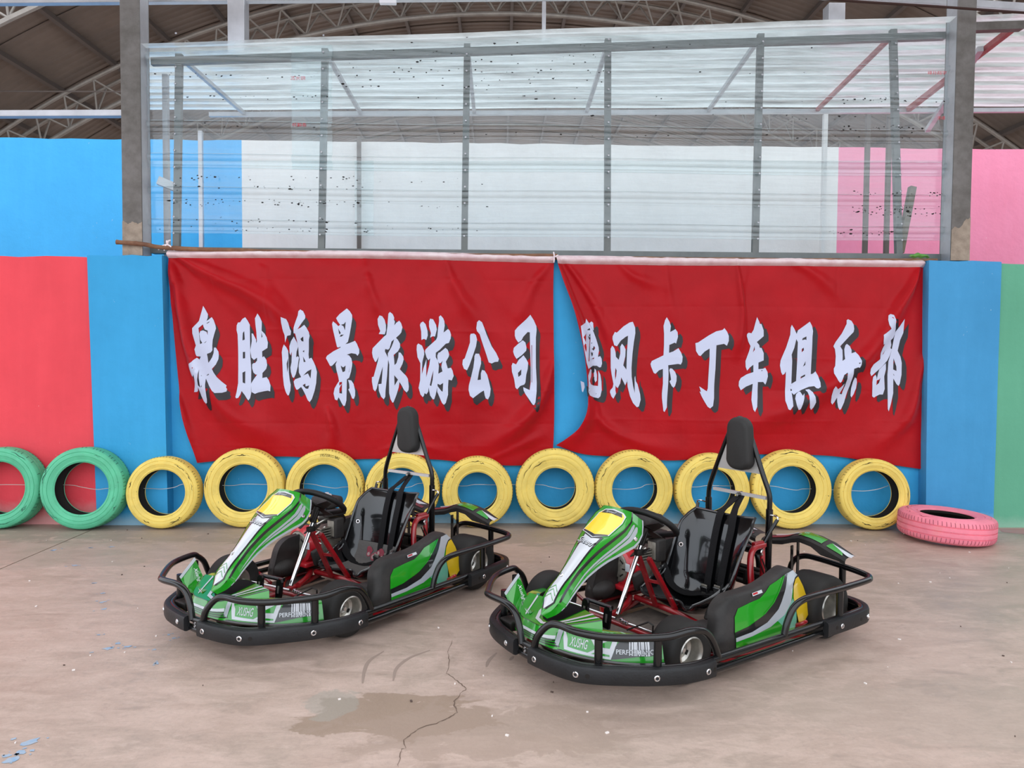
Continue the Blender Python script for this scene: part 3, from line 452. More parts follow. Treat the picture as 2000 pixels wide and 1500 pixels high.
# ------------------------------------------------------------------ barrel roof of the hall behind
RX, RZ, RR = .18, -8.25, 16.78
def arc(a, r, y): return (RX + r * math.sin(a), y, RZ + r * math.cos(a))
AMAX = .86; Y0, Y1 = 10.25, 27.5
mb = MB(); mb.grid([[arc(-AMAX + 2 * AMAX * i / 60, RR + .06, y) for i in range(61)] for y in (Y0 - .1, Y1)])
ceil_ = mb.done('ceiling', m_roof); tag(ceil_, kind='structure')
yy = Y0; k = 0
while yy < Y1:
    w_ = .93; dr = (.0, .012)[k % 2]; rows = []
    prof = [(0, 0), (.02, .018), (.05, .018), (.07, 0)]
    ys = []
    for q in range(6):
        for a, h in prof[:3] if q else prof: ys.append((q * w_ / 6 + a * .9, h))
    ys.append((w_ + .03, -.008))
    mb = MB().grid([[arc(-AMAX + 2 * AMAX * i / 56, RR + dr - h * .5, yy + a) for a, h in ys] for i in range(57)])
    mb.done('roof_sheet', m_roof, ceil_, fix=False); yy += w_; k += 1
pa = -.515 - .0645 * 5
while pa < .86:
    mb = MB(); c = arc(pa, RR - .085, 0); R_ = Matrix.Rotation(pa, 3, 'Y')
    mb.box((c[0], (Y0 + Y1) / 2, c[2]), (.06, Y1 - Y0, .13), R_).done('purlin', m_purlin, ceil_, smooth=0); pa += .0645

def strut_mesh():
    return MB().tube([(0, 0, 0), (0, 0, 1)], 1.0, 6).done('web_strut', m_truss).data
_tmp = MB().tube([(0, 0, 0), (0, 0, 1)], 1.0, 6).done('web_strut_src', m_truss); STRUT = _tmp.data; bpy.data.objects.remove(_tmp)
def strut(a, b, r, parent, name='web_strut'):
    a, b = Vector(a), Vector(b); d = b - a; o = bpy.data.objects.new(name, STRUT); COL.objects.link(o)
    q = Vector((0, 0, 1)).rotation_difference(d.normalized()); o.matrix_world = Matrix.Translation(a) @ q.to_matrix().to_4x4() @ Matrix.Diagonal((r, r, d.length, 1)); o.parent = parent; return o
for ti, (ty, lab) in enumerate(((10.62, 'nearest arched tubular roof truss, at the upper left corner'), (13.85, 'arched tubular roof truss spanning above the clear panels'), (17.1, 'second farther arched roof truss behind the first one'), (20.35, 'farthest arched roof truss deep inside the hall'))):
    tr = empty('roof_truss', (0, ty, 0)); tag(tr, lab, 'roof truss', 'arched roof trusses of the hall')
    bpy.context.view_layer.update()
    for r, dy in ((16.52, -.22), (16.52, .22), (16.05, 0)):
        MB().tube([arc(-.84 + 1.68 * i / 48, r, dy) for i in range(49)], .042 if r < 16.2 else .036, 8).done('bottom_chord' if r < 16.2 else 'top_chord', m_truss, tr)
    n = 46
    for i in range(n):
        a0 = -.84 + 1.68 * i / n; a1 = a0 + 1.68 / n; am = (a0 + a1) / 2
        if ti == 3 and abs(am) < .35: continue
        for dy in (-.22, .22):
            p0 = arc(a0, 16.50, dy); p1 = arc(am, 16.07, 0); p2 = arc(a1, 16.50, dy)
            strut(p0, p1, .017, tr); strut(p1, p2, .017, tr)
tag(MB().tube([(-9.5, 12.0, 5.62), (-5, 12.0, 5.66), (0, 12, 5.70)], .012, 6).done('stay_cable', m_purlin), 'thin stay cable strung under the brown roof at upper left', 'cable')

# unseen roof, added to shade floor and karts; gap of sky before the hall
FR0, FR1, FRZ = 1.7, 5.4, 5.3
cf = MB().grid([[(x, y, FRZ + .5 + .55 * math.cos(x / 14 * PI / 2)) for x in np.linspace(-13, 13, 27)] for y in (FR0, FR1)]).done('ceiling', m_roof, fix=False); tag(cf, kind='structure')
for y in (FR0 + .1, 3.5, FR1 - .1): MB().tube([(x, y, FRZ + .38 + .55 * math.cos(x / 14 * PI / 2)) for x in np.linspace(-13, 13, 27)], .06, 6).done('roof_rib', m_purlin, cf)

for sx, nm in ((1, 'wall_side_added'),): tag(MB().box((sx * 12.5, 2.2, 2.6), (.2, 8.2, 5.2)).done(nm, mat('grey_plaster_' + nm, '#6f6c69', .8, var=.1, scale=1.5), smooth=0), kind='structure')  # unseen wall, added so the karts reflect something darker on the right

# ------------------------------------------------------------------ posts, beams
def post(x0, x1, z0, z1, lab, lit_side):
    p = empty('steel_post', ((x0 + x1) / 2, WALL - .02, z0)); tag(p, lab, 'post', 'pair of big steel posts on the low wall')
    w_ = x1 - x0; h = z1 - z0; t = .014
    MB().box((0, -.08, h / 2), (w_, t, h), bev=.004).done('front_flange', m_steel, p)
    MB().box((0, .08, h / 2), (w_, t, h), bev=.004).done('rear_flange', m_steel, p)
    for sx in (-1, 1): MB().box((sx * (w_ / 2 - .006), 0, h / 2), (.012, .15, h)).done('side_plate', m_galv if sx * lit_side > 0 else m_steel, p, smooth=0)  # inner plate paler: sideways light on it is put into the metal colour
    # bare primer patch at the foot, ragged top edge
    n = 14; top = [(-w_ / 2 + w_ * i / n, .28 + .012 * math.sin(i * .9 + lit_side) + random.uniform(-.006, .006) + (.012 * (i - 5) if lit_side < 0 and i > 5 else 0)) for i in range(n + 1)]
    MB().prism([(-w_ / 2 - .002, .0), (w_ / 2 + .002, .0)] + [(a, b) for a, b in reversed(top)], -.0895, -.086, lambda a, b, t_: (a, t_, b)).done('bare_patch', m_rust, p, smooth=0)
    return p
post(-3.252, -3.085, 2.34, 6.2, 'left steel post, standing on the blue wall beside the tied bamboo end', 1)
post(3.948, 4.112, 2.36, 6.2, 'right steel post, standing on the blue wall with peeling grey paint', -1)
def beam(name, p0, p1, w_, h, m, lab, cat='beam', group=None):
    d = Vector(p1) - Vector(p0); L = d.length; a = math.atan2(d.z, math.hypot(d.x, d.y)); y = math.atan2(d.y, d.x)
    R_ = Matrix.Rotation(y, 3, 'Z') @ Matrix.Rotation(-a, 3, 'Y'); c = (Vector(p0) + Vector(p1)) / 2
    mb = MB(); t = .006
    mb.box(c + R_ @ Vector((0, -w_ / 2, 0)), (L, t, h), R_).box(c + R_ @ Vector((0, 0, h / 2)), (L, w_, t), R_).box(c + R_ @ Vector((0, 0, -h / 2)), (L, w_, t), R_).box(c + R_ @ Vector((0, w_ / 2, 0)), (L, t, h), R_)
    return tag(mb.done(name, m, smooth=0), lab, cat, group)
beam('channel_beam', (-9, 6.60, 3.50), (-3.25, 6.60, 3.592), .07, .045, m_galv, 'pale galvanised rail running left from the left post')
beam('channel_beam', (-9, 6.88, 4.61), (3.3, 6.88, 4.90), .06, .14, m_galv, 'long pale beam along the top edge above the clear panels')
beam('channel_beam', (2.4, 6.96, 4.905), (7.5, 6.96, 4.66), .06, .06, m_galv, 'short pale beam sloping down past the right post')
for x, z0, w_, lab in ((-2.40, 4.22, .15, 'leftmost short post between the clear roof edge and the top beam'), (.384, 4.38, .035, 'thin middle upright between the clear roof edge and top beam'), (3.06, 4.45, .15, 'rightmost short post between the clear roof edge and top beam')):
    tag(MB().box((x, 6.88, (z0 + 4.74) / 2), (w_, w_ * .9, 4.74 - z0), bev=.004).done('stub_post', m_galv), lab, 'post', 'short uprights under the top beam')
tag(MB().box((-1.03, 6.8, 4.695), (.15, .05, .07), bev=.006).done('junction_box', mat('white_plastic', '#dcdce2', .5)), 'small white box fixed under the top beam', 'box')
tag(MB().tube(catmull([(2.2, 6.3, 4.57), (2.9, 6.3, 4.513), (3.7, 6.3, 4.474), (4.43, 6.3, 4.434), (5.4, 6.3, 4.39)], 6), .011, 8).done('rope', mat('dark_rope', '#3a2520', .9)), 'dark rope strung across the top right before the post', 'rope')

# ------------------------------------------------------------------ clear corrugated lean-to on the wall
def eave(x): return 4.135 + (x + 3.04) * .0475 if x < 2 else 4.374 + (x - 2) * .0465
fr = empty('glazing_frame', (0, WALL + .06, 2.38)); tag(fr, 'grey steel frame carrying the clear corrugated panels over the wall', 'frame')
def hd(x): return 4.045 + (x + 3.06) * .0455
OF = Vector((0, WALL + .06, 2.38))
rot = Matrix.Rotation(-math.atan(.0455), 3, 'Y')
MB().box(((-3.06 + 3.93) / 2, 0, hd(.435) - 2.38), (7.0, .05, .062), rot).done('header_rail', m_mull, fr, smooth=0)
MB().box((.435, .02, .028), (7.04, .09, .055)).done('sill_channel', m_mull, fr, smooth=0)
for xt, xb in ((-2.822, -2.862), (-1.55, -1.588), (-.305, -.322), (.935, .952), (2.29, 2.277), (3.47, 3.575)):
    zt = eave(xt) - .03; n = Vector((xt - xb, 0, zt - 2.43)); mb = MB()
    ang = math.atan2(n.x, n.z); R_ = Matrix.Rotation(ang, 3, 'Y'); c = Vector(((xt + xb) / 2, 0, (zt + 2.43) / 2 - 2.38))
    mb.box(c, (.056, .045, n.length), R_).done('mullion', m_mull, fr, smooth=0)
mb = MB()
for xt, xb in ((-2.822, -2.862), (-1.55, -1.588), (-.305, -.322), (.935, .952), (2.29, 2.277), (3.47, 3.575)):
    for k in range(13):
        z = 2.55 + k * .143; x = xb + (xt - xb) * (z - 2.43) / 1.75
        mb.lathe([(0, -.008), (.008, -.006), (.009, 0)], 8, Matrix.Translation((x, -.075, z - 2.38)) @ Matrix.Rotation(PI / 2, 4, 'X'))
stuff(mb.done('screws', m_galv, fr))
def corrugated_z(x0, x1, z0, zt, y, name, label):
    """sheet with ribs running along x; zt(x)=top"""
    per = .283; prof = []
    z = z0
    ribs = [(0, 0), (.150, 0), (.158, .006), (.170, .006), (.178, 0), (.205, 0), (.217, -.024), (.226, -.028), (.254, -.028), (.263, -.024), (.275, 0)]
    zmax = zt(x1) if zt else 0
    zs = []
    k = 0
    base = 2.40
    while base + k * per < 4.7:
        for a, h in ribs: zs.append((base + k * per + a, h))
        k += 1
    nx = max(4, int((x1 - x0) / .25)); rows = []
    top = min(zt(x0), zt(x1))
    use = [(a, h) for a, h in zs if z0 <= a <= top - .01]
    for i in range(nx + 1):
        x = x0 + (x1 - x0) * i / nx; ww = .004 * math.sin(x * 2.3 + z0)
        rows.append([(x, y + h + ww + .003 * math.sin(a * 5 + x), a + .004 * math.sin(x * 1.7)) for a, h in use] + [(x, y + ww, zt(x))])
    o = MB().grid(rows).done(name, m_poly, smooth=30, fix=False)
    return tag(o, label, 'panel', 'clear corrugated wall panels')
up1 = corrugated_z(-3.075, -1.475, 3.115, lambda x: eave(x) - .02, WALL - .005, 'corrugated_sheet', 'upper left clear corrugated panel, narrow, with red print at its edge')
up2 = corrugated_z(-1.83, 3.945, 3.115, lambda x: eave(x) - .02, WALL + .008, 'corrugated_sheet', 'upper clear corrugated panel, the wide one right of the overlap')
lo1 = corrugated_z(-3.08, -1.12, 2.41, lambda x: 3.215 + .012 * x, WALL + .018, 'corrugated_sheet', 'lower left clear corrugated panel above the left banner hem')
lo2 = corrugated_z(-1.285, 3.95, 2.41, lambda x: 3.215 + .012 * x, WALL + .026, 'corrugated_sheet', 'lower clear corrugated panel, the wide one above both banners')
# dirt specks stuck in the ribs
def specks(parent, x0, x1, zs, n, seed):
    r = random.Random(seed); mb = MB()
    for k in range(n):
        x = r.uniform(x0, x1); z = r.choice(zs) + r.gauss(0, .012); s = r.uniform(.003, .011) * (1.7 if r.random() < .12 else 1)
        V = [(x + s * r.uniform(.5, 1.4) * math.cos(a), parent[1] - .034, z + s * .6 * r.uniform(.5, 1.2) * math.sin(a)) for a in (0, .9, 1.8, 2.8, 3.8, 5)]
        mb.add(V, [tuple(range(6))])
    return stuff(mb.done('dirt_specks', m_dirt, parent[0], smooth=0, fix=False))
specks((up2, WALL), -1.45, .9, [3.83, 3.90, 3.97, 4.05, 4.12], 80, 1); specks((up2, WALL), -.9, 3.8, [3.43, 3.6, 3.75, 3.98, 4.2], 70, 2); specks((up1, WALL), -3.0, -1.5, [3.47, 3.72, 3.9], 45, 3)
specks((lo1, WALL), -2.9, -1.2, [2.80, 2.82, 2.95, 3.03], 110, 4); specks((lo1, WALL), -3.0, -1.15, [2.58, 2.66], 50, 5); specks((lo2, WALL), 3.1, 3.9, [2.78, 2.82, 2.95], 90, 6); specks((lo2, WALL), 2.9, 3.5, [2.6, 2.62], 30, 7); specks((up2, WALL), 3.0, 3.9, [3.77, 3.52], 45, 8); specks((lo2, WALL), -1.2, -.1, [2.6, 2.8, 3.0], 25, 9)
def pl(y): return lambda p, q: (p, y, q)
for par, body, x, z, w_, rev in ((up1, '阳光瓦', -1.70, 3.868, .125, True), (up1, '赤峰孙', -1.69, 3.47, .125, True), (up2, '峰孙翔宇', 3.735, 3.985, .165, False), (up2, '赤峰', 3.83, 3.595, .07, False)):
    text_decal('red_print', body, pl(WALL - .045), x, z, w_, .034, .0, None, m_print, par, axp=(-1, 0) if rev else (1, 0), axq=(0, 1))
# roof of the lean-to
def roofz(x, y): return eave(x) + .01 + (y - 6.45) * ((4.17 + (x + 3) * .0175 - eave(x)) / 1.8)
ys = []
rows = []; per = .19; y = 6.46
prof = []
while y < 8.2:
    for a, h in ((0, 0), (.10, 0), (.115, .022), (.125, .025), (.155, .025), (.165, .022)): prof.append((y + a, h))
    y += per
for i in range(41):
    sx_ = i / 40; xs_ = [(-3.15 - (yy_ - 6.46) * .5) * (1 - sx_) + 6.0 * sx_ for yy_, h in prof]; rows.append([(x, yy_, roofz(x, yy_) + h + .004 * math.sin(x * 3)) for x, (yy_, h) in zip(xs_, prof)])
rf = MB().grid(rows).done('clear_roof_sheet', m_polyroof, smooth=30, fix=False); tag(rf, 'clear corrugated roof sheets of the lean-to, sloping back from the eave', 'roof')
sf = empty('lean_to_frame', (0, 7.7, 4.2)); tag(sf, 'steel rafters and posts seen blurred behind the clear panels', 'frame')
def rod(name, a, b, w_, m):
    o = Vector((0, 7.7, 4.2)); MB().tube([Vector(a) - o, Vector(b) - o], w_ * .7071, 4).done(name, m, sf, smooth=0)
for x in (-2.82, -1.55, -.3, .94, 2.29, 3.5): rod('rafter', (x, 6.62, eave(x) - .05), (x, 8.28, roofz(x, 8.3) - .05), .036, m_redsteel if x > 3 else m_galv)
rod('rafter', (4.52, 6.5, eave(4.5) - .06), (4.52, 8.28, roofz(4.5, 8.3) - .05), .05, m_redsteel)
rod('eave_rail', (4.05, 6.52, eave(4.1) - .075), (4.56, 6.52, eave(4.6) - .075), .07, m_steel)
rod('rear_rail', (-3.2, 8.25, roofz(-3.2, 8.25) - .06), (6.0, 8.25, roofz(6.0, 8.25) - .06), .045, m_galv)
rod('brace', (4.45, 6.9, 4.38), (4.95, 8.6, 4.15), .05, m_galv)
for x, y_, z1 in ((-3.52, 8.8, 4.1), (3.60, 8.25, 4.2), (4.08, 8.25, 4.2), (4.32, 8.25, 4.2), (-3.02, 6.78, 4.0), (-1.7, 8.95, 4.1)): rod('rear_post', (x, y_, 0.0), (x, y_, z1), .045, m_galv if x in (-3.02, -3.52) else (m_white_up if x == 3.60 else m_purlin))
rod('bracket', (-3.06, 6.70, 3.04), (-2.93, 6.74, 2.99), .07, m_galv)
tag(MB().tube([(3.728, 6.69, 3.05), (3.603, 6.64, 2.45)], .042 * .7071 * 1.3, 4).done('timber_stick', m_stick, smooth=0), 'square timber stick leaning behind the clear panel at right', 'stick')
# ------------------------------------------------------------------ banners
def polydist(X, Z, pts):
    """distance to a polyline and the position along it (0..1)"""
    d = np.full(X.shape, 1e9); sp = np.zeros(X.shape); P = np.array(pts); L = np.r_[0, np.cumsum(np.hypot(*np.diff(P, axis=0).T))]
    for i in range(len(P) - 1):
        (ax, az), (bx, bz) = P[i], P[i + 1]; dx, dz = bx - ax, bz - az; L2 = dx * dx + dz * dz + 1e-12
        t = np.clip(((X - ax) * dx + (Z - az) * dz) / L2, 0, 1); q = np.hypot(X - ax - t * dx, Z - az - t * dz)
        m = q < d; d = np.where(m, q, d); sp = np.where(m, (L[i] + t * (L[i + 1] - L[i])) / L[-1], sp)
    return d, sp
def cloth_fn(folds, cx, cz, ztop, zbot, seed):
    r = np.random.default_rng(seed); ph = r.uniform(0, 6, 60)
    folds = [([tuple(p) for p in catmull(f, 6)], a, w) for f, a, w in folds]
    def d(X, Z):
        X = np.asarray(X, float); Z = np.asarray(Z, float); t = np.clip((ztop - Z) / (ztop - zbot), 0, 1)
        y = .014 * np.sin(X * 3.1 + ph[0] + Z * 1.1) * t + .008 * np.sin(X * 7.3 + ph[1] - Z * 2.7) * t + .005 * np.sin(Z * 9 + X * 4 + ph[2]) * t
        for k in range(7):      # small irregular rumples
            a_ = ph[10 + k] * 1.3; f_ = 9 + 4.5 * k; u = X * np.cos(a_) + Z * np.sin(a_); v = -X * np.sin(a_) + Z * np.cos(a_)
            y = y + .060 / f_ * np.sin(f_ * u + 1.8 * np.sin(3.3 * v + ph[20 + k]) + ph[30 + k]) * (.5 + .5 * np.sin(2.3 * v + 1.7 * u + ph[40 + k]))
        y = y + .0035 * np.sin(X * 46 + ph[3] + 2 * np.sin(X * 9)) * np.exp(-t / .09)
        for f, a, w in folds:
            q, sp = polydist(X, Z, f); ww = w * 1.25 * (.45 + .9 * sp)
            y = y + 2.5 * a * np.exp(-(q / ww) ** 2) * (.30 + .70 * np.sin(PI * np.clip(sp, 0, 1)) ** .8)
        for i, c in enumerate(cx): y = y + (.007 if i % 2 else -.006) * np.exp(-(np.abs(X - c + .01 * np.sin(Z * 2 + i)) / .012))
        for i, c in enumerate(cz): y = y + (.005 if i % 2 else -.005) * np.exp(-(np.abs(Z - c + .006 * np.sin(X * 2 + i)) / .011))
        q = np.clip((t - .72) / .28, 0, 1); y = y * (1 - .8 * q * q * (3 - 2 * q))     # pressed flat behind the tyres
        return .022 + .5 * (y + np.sqrt(y * y + .02 ** 2))
    return d
def resample(pts, n):
    P = np.array(catmull(pts, 10)); L = np.r_[0, np.cumsum(np.hypot(*np.diff(P, axis=0).T))]; t = np.linspace(0, L[-1], n)
    return np.stack([np.interp(t, L, P[:, k]) for k in (0, 1)], 1)
def make_banner(top, left, bot, right, folds, cx, cz, chars, sh, label, seed, nx, nz):
    zt = max(p[1] for p in top); zb = min(p[1] for p in bot); df = cloth_fn(folds, cx, cz, zt, zb, seed)
    YB_ = WALL - .004
    def surf(p, q): return (p, YB_ - float(df(p, q)), q)
    surf.vec = lambda p, q: YB_ - df(p, q)
    T, B, L, R = resample(top, nx), resample(bot, nx), resample(left, nz), resample(right, nz)
    s = np.linspace(0, 1, nx)[:, None, None]; t = np.linspace(0, 1, nz)[None, :, None]
    G = (1 - t) * T[:, None] + t * B[:, None] + (1 - s) * L[None] + s * R[None] - ((1 - s) * (1 - t) * T[0] + s * (1 - t) * T[-1] + (1 - s) * t * B[0] + s * t * B[-1])
    Y = YB_ - df(G[..., 0], G[..., 1])
    root = empty('banner', (0, 0, 0)); tag(root, label, 'banner', 'pair of red satin banners')
    k = 0
    while G[nx // 2, k, 1] > T[nx // 2, 1] - .064: k += 1
    V = np.stack([G[..., 0], Y, G[..., 1]], -1)
    MB().grid(V[:, k - 1:].tolist(), flip=True).done('cloth', m_banner, root, smooth=80, fix=False)
    # sleeve: pale strip folded over the bamboo
    H = V[:, :k + 1].copy(); m = H.shape[1]
    for j in range(m): H[:, j, 1] -= .045 * math.sin(PI * j / (m - 1)) + .002 + .004 * np.sin(H[:, j, 0] * 31 + 2 * np.sin(H[:, j, 0] * 7)) * math.sin(PI * j / (m - 1))
    MB().grid(H.tolist(), flip=True).done('sleeve', m_hem, root, smooth=80, fix=False)
    # stitched line under the sleeve and bottom seam
    bs = V[:, -3].copy(); bs2 = V[:, -2].copy(); bs[:, 1] -= .003; bs2[:, 1] -= .003
    MB().grid([bs.tolist(), bs2.tolist()]).done('bottom_seam', m_banner, root, smooth=80, fix=False)
    for polys in chars:
        w = decal_mesh([[[(a / 1000, b / 1000) for a, b in lp] for lp in poly] for poly in polys], surf, .0055, .04).done('character', m_print_w, root, smooth=80, fix=False)
        decal_mesh([[[(a / 1000 + sh[0], b / 1000 + sh[1]) for a, b in lp] for lp in poly] for poly in polys], surf, .0028, .04).done('character_shadow', m_print_k, w, smooth=80, fix=False)
    return root, surf
b1, s1 = make_banner(B1_TOP, B1_LEFT, B1_BOT, B1_RIGHT, FOLDS1, CREASE_X1, CREASE_Z1, GLYPHS[:8], (.034, -.063), 'left red banner with eight white calligraphic characters, hanging over the blue wall', 3, 330, 190)
b2, s2 = make_banner(B2_TOP, B2_LEFT, B2_BOT, B2_RIGHT, FOLDS2, CREASE_X2, CREASE_Z2, GLYPHS[8:], (.046, -.041), 'right red banner, left edge folded over its first white character', 5, 320, 190)
YP = WALL - .047
def pole(pts, r, lab):
    P = catmull(pts, 10); rr = [r * (1.0 + .14 * (1 if i % 7 == 0 else 0)) for i in range(len(P))]
    return tag(MB().tube(P, rr, 10).done('bamboo_pole', m_wood), lab, 'pole', 'bamboo poles in the banner sleeves')
pole([(-3.285, 6.405, 2.447), (-3.06, 6.418, 2.432), (-2.86, YP - .03, 2.410), (-2.0, YP + .004, 2.392), (-.8, YP + .004, 2.375), (.50, YP, 2.375)], .019, 'bamboo pole through the left banner sleeve, its end tied by the left post')
pole([(.47, YP + .012, 2.362), (1.6, YP + .006, 2.36), (2.8, YP + .006, 2.36), (3.86, YP, 2.366)], .018, 'bamboo pole through the right banner sleeve, brown end between the banners')
mb = MB()
for k in range(5):
    a = -.9 + k * .45; L = (.075, .06, .05, .07, .08)[k]; c = np.array([-2.885, YP - .026, 2.44]); e = c + np.array([math.sin(a) * L * (1 if k != 0 else 1.3), -.006, (-math.cos(a) * L if k in (0, 1, 4) else math.cos(a) * L * .6)])
    mb.tube(catmull([c, (c + e) / 2 + np.array([0, -.012, .008]), e], 4), [.007] * 8 + [.004], 6)
mb.done('ribbon_tie', m_ribbon, b1)
mb = MB(); c = np.array([.47, YP - .028, 2.36])
for k in range(4):
    a = k * 1.4 + .4; e = c + np.array([math.cos(a) * .035, -.008, math.sin(a) * .045]); mb.tube(catmull([c, (c + e) / 2 + np.array([.0, -.012, 0]), e], 4), .006, 6)
mb.done('ribbon_tie', m_ribbon, b2)
rows = [[(3.60 + .17 * i / 8, WALL - .06 - .035 * math.sin(PI * j / 5), 2.40 + .028 * math.sin(PI * i / 8) * (1 - j / 5) - .014 * j / 5 + .006 * math.sin(i * 2.1)) for i in range(9)] for j in range(6)]
tag(MB().grid(rows).done('rag', m_rag, smooth=60), 'small green rag lying on the sill at the right banner corner', 'cloth')

# ------------------------------------------------------------------ painted tyres
def painted(name, col, worn, amt=0.5):
    w = NT(name); t = w.n('ShaderNodeTexCoord'); v = t.outputs['Object']
    inf = w.n('ShaderNodeObjectInfo'); add = w.n('ShaderNodeVectorMath', operation='ADD'); w.l(v, add.inputs[0])
    sc = w.n('ShaderNodeVectorMath', operation='SCALE'); w.l(inf.outputs['Location'], sc.inputs[0]); sc.inputs['Scale'].default_value = 3.7; w.l(sc.outputs[0], add.inputs[1]); v = add.outputs[0]
    c = lin(col)
    base = w.mix(w.ramp(w.noise(v, 7, 5), [(0.35, 0.0), (0.65, 1.0)]), [x * .86 for x in c], [min(1, x * 1.05) for x in c])
    base = w.mix(w.math('MULTIPLY', w.ramp(w.noise(v, 3.5, 6), [(0.55, 0.0), (0.75, 1.0)]), .35), base, lin('#a08a50') if col.startswith('#f') else [x * .6 for x in c])
    base = w.mix(w.ramp(w.noise(v, 16, 6, .7, 1.2), [(0.70 - amt * .05, 0.0), (0.73 - amt * .05, 1.0)]), base, lin(worn))
    w.l(base, w.b.inputs['Base Color']); w.b.inputs['Roughness'].default_value = 0.62
    bp = w.n('ShaderNodeBump'); bp.inputs['Strength'].default_value = 0.25; bp.inputs['Distance'].default_value = 0.006; w.l(w.noise(v, 40, 4), bp.inputs['Height']); w.l(bp.outputs[0], w.b.inputs['Normal'])
    return w.m
m_ty = painted('yellow_tyre_paint', '#eed26a', '#4f4420', .8); m_tg = painted('green_tyre_paint', '#5cc095', '#2c4f44', .6); m_tp = painted('pink_tyre_paint', '#f78a9d', '#9a5560', .1)
m_rub = mat('black_inner_rubber', '#17130f', .85); m_groove = mat('dark_mark', '#3a331c', .9); m_groove_g = mat('dark_mark_green', '#2a5848', .9); m_groove_p = mat('dark_mark_pink', '#a04f60', .9)
def make_tyre(R, hr, w_, m, mg, seed, label, group, face_text=None, sipes=0.55, col=None):
    """axis along local y, outer face at -y"""
    r = random.Random(seed); root = empty('tyre', (0, 0, 0)); tag(root, label, 'tyre', group)
    ro = Matrix.Rotation(PI / 2, 4, 'X')      # lathe axis z -> -y
    h = w_ / 2; t = R - hr
    prof = [(hr, h * .80), (hr - .003, h * .84), (hr + .003, h * .90), (hr + t * .09, h * .95), (hr + t * .13, h * .90), (hr + t * .17, h * .905), (hr + t * .3, h * 1.0), (hr + t * .40, h * 1.035), (hr + t * .42, h * 1.0), (hr + t * .44, h * 1.045), (hr + t * .58, h * 1.05), (hr + t * .67, h * 1.03), (hr + t * .69, h * .985), (hr + t * .72, h * 1.025), (hr + t * .86, h * .95), (hr + t * .945, h * .84)]
    MB().lathe(prof, 72, ro).done('sidewall', m, root, smooth=50)
    MB().lathe([(a, -b) for a, b in prof], 48, ro).done('sidewall', m, root, smooth=50)
    # tread with circumferential grooves
    tp = []; edge = [(hr + t * .945, .84), (hr + t * .975, .76), (R, .66)]
    tp += [(a, b * h) for a, b in edge]
    for c in (.42, .0, -.42): tp += [(R + .002, (c + .05) * h), (R - .007, (c + .045) * h), (R - .007, (c - .045) * h), (R + .002, (c - .05) * h)]
    tp += [(a, -b * h) for a, b in reversed(edge)]
    MB().lathe(tp, 72, ro).done('tread', m, root, smooth=35)
    MB().lathe([(hr + .001, h * .80), (hr + .006, h * .6), (hr + t * .55, h * .15), (hr + t * .78, h * .5), (hr + t * .80, 0), (hr + t * .78, -h * .5), (hr + t * .55, -h * .15), (hr + .006, -h * .6), (hr + .001, -h * .80)], 48, ro).done('inner_liner', m_rub, root)
    # shoulder slots as flat strips of a darker tone
    mb = MB(); n = 74
    for side in (1, -1):
        for k in range(n):
            if side > 0 and r.random() > sipes + .35: continue
            a = 2 * PI * k / n + r.uniform(-.008, .008); da = .006; s0, s1 = (.80, .50)
            def P(rr, hh, an): return ro @ Vector((rr * math.cos(an), rr * math.sin(an), hh))
            st = [(hr + t * .955 + .0016, .82), (hr + t * .975 + .0018, .76), (R + .0016, .66), (R + .0034, .48)]
            mb.grid([[P(q_, side * h * e_, a + d_ + .004 * k_) for k_, (q_, e_) in enumerate(st)] for d_ in (-da, da)])
    stuff(mb.done('tread_slots', mg, root, smooth=0, fix=False))
    # scuffs on the face: thin dark arcs
    mb = MB()
    for k in range(7):
        a = r.uniform(0, 2 * PI); L = r.uniform(.15, .6); q = r.uniform(.45, .9); wd = r.uniform(.0015, .0045); rows = [[], []]
        for i in range(10):
            an = a + L * i / 9; rr = hr + t * (min(q, .86) + .03 * math.sin(i * 1.1 + k)); ww = wd * math.sin(PI * (i + .5) / 10) * r.uniform(.3, 1.3)
            zz = np.interp((rr - hr) / t, [.3, .5, .66, .72, .86, .945], [1.0, 1.05, 1.03, 1.02, .95, .84]) * h + .0025
            for s_, row in ((1, rows[0]), (-1, rows[1])): row.append(ro @ Vector(((rr + s_ * ww) * math.cos(an), (rr + s_ * ww) * math.sin(an), zz)))
        mb.grid(rows)
    stuff(mb.done('scuffs', mg, root, smooth=0, fix=False))
    if face_text:
        def ts(p, q):
            rr = hr + t * .62 + q; an = PI / 2 - p / rr; v = ro @ Vector((rr * math.cos(an), rr * math.sin(an), h * 1.045 + .002)); return v
        text_decal('size_lettering', face_text, ts, -.03, -.010, .17, .024, .0, .02, m_groove, root)
    return root
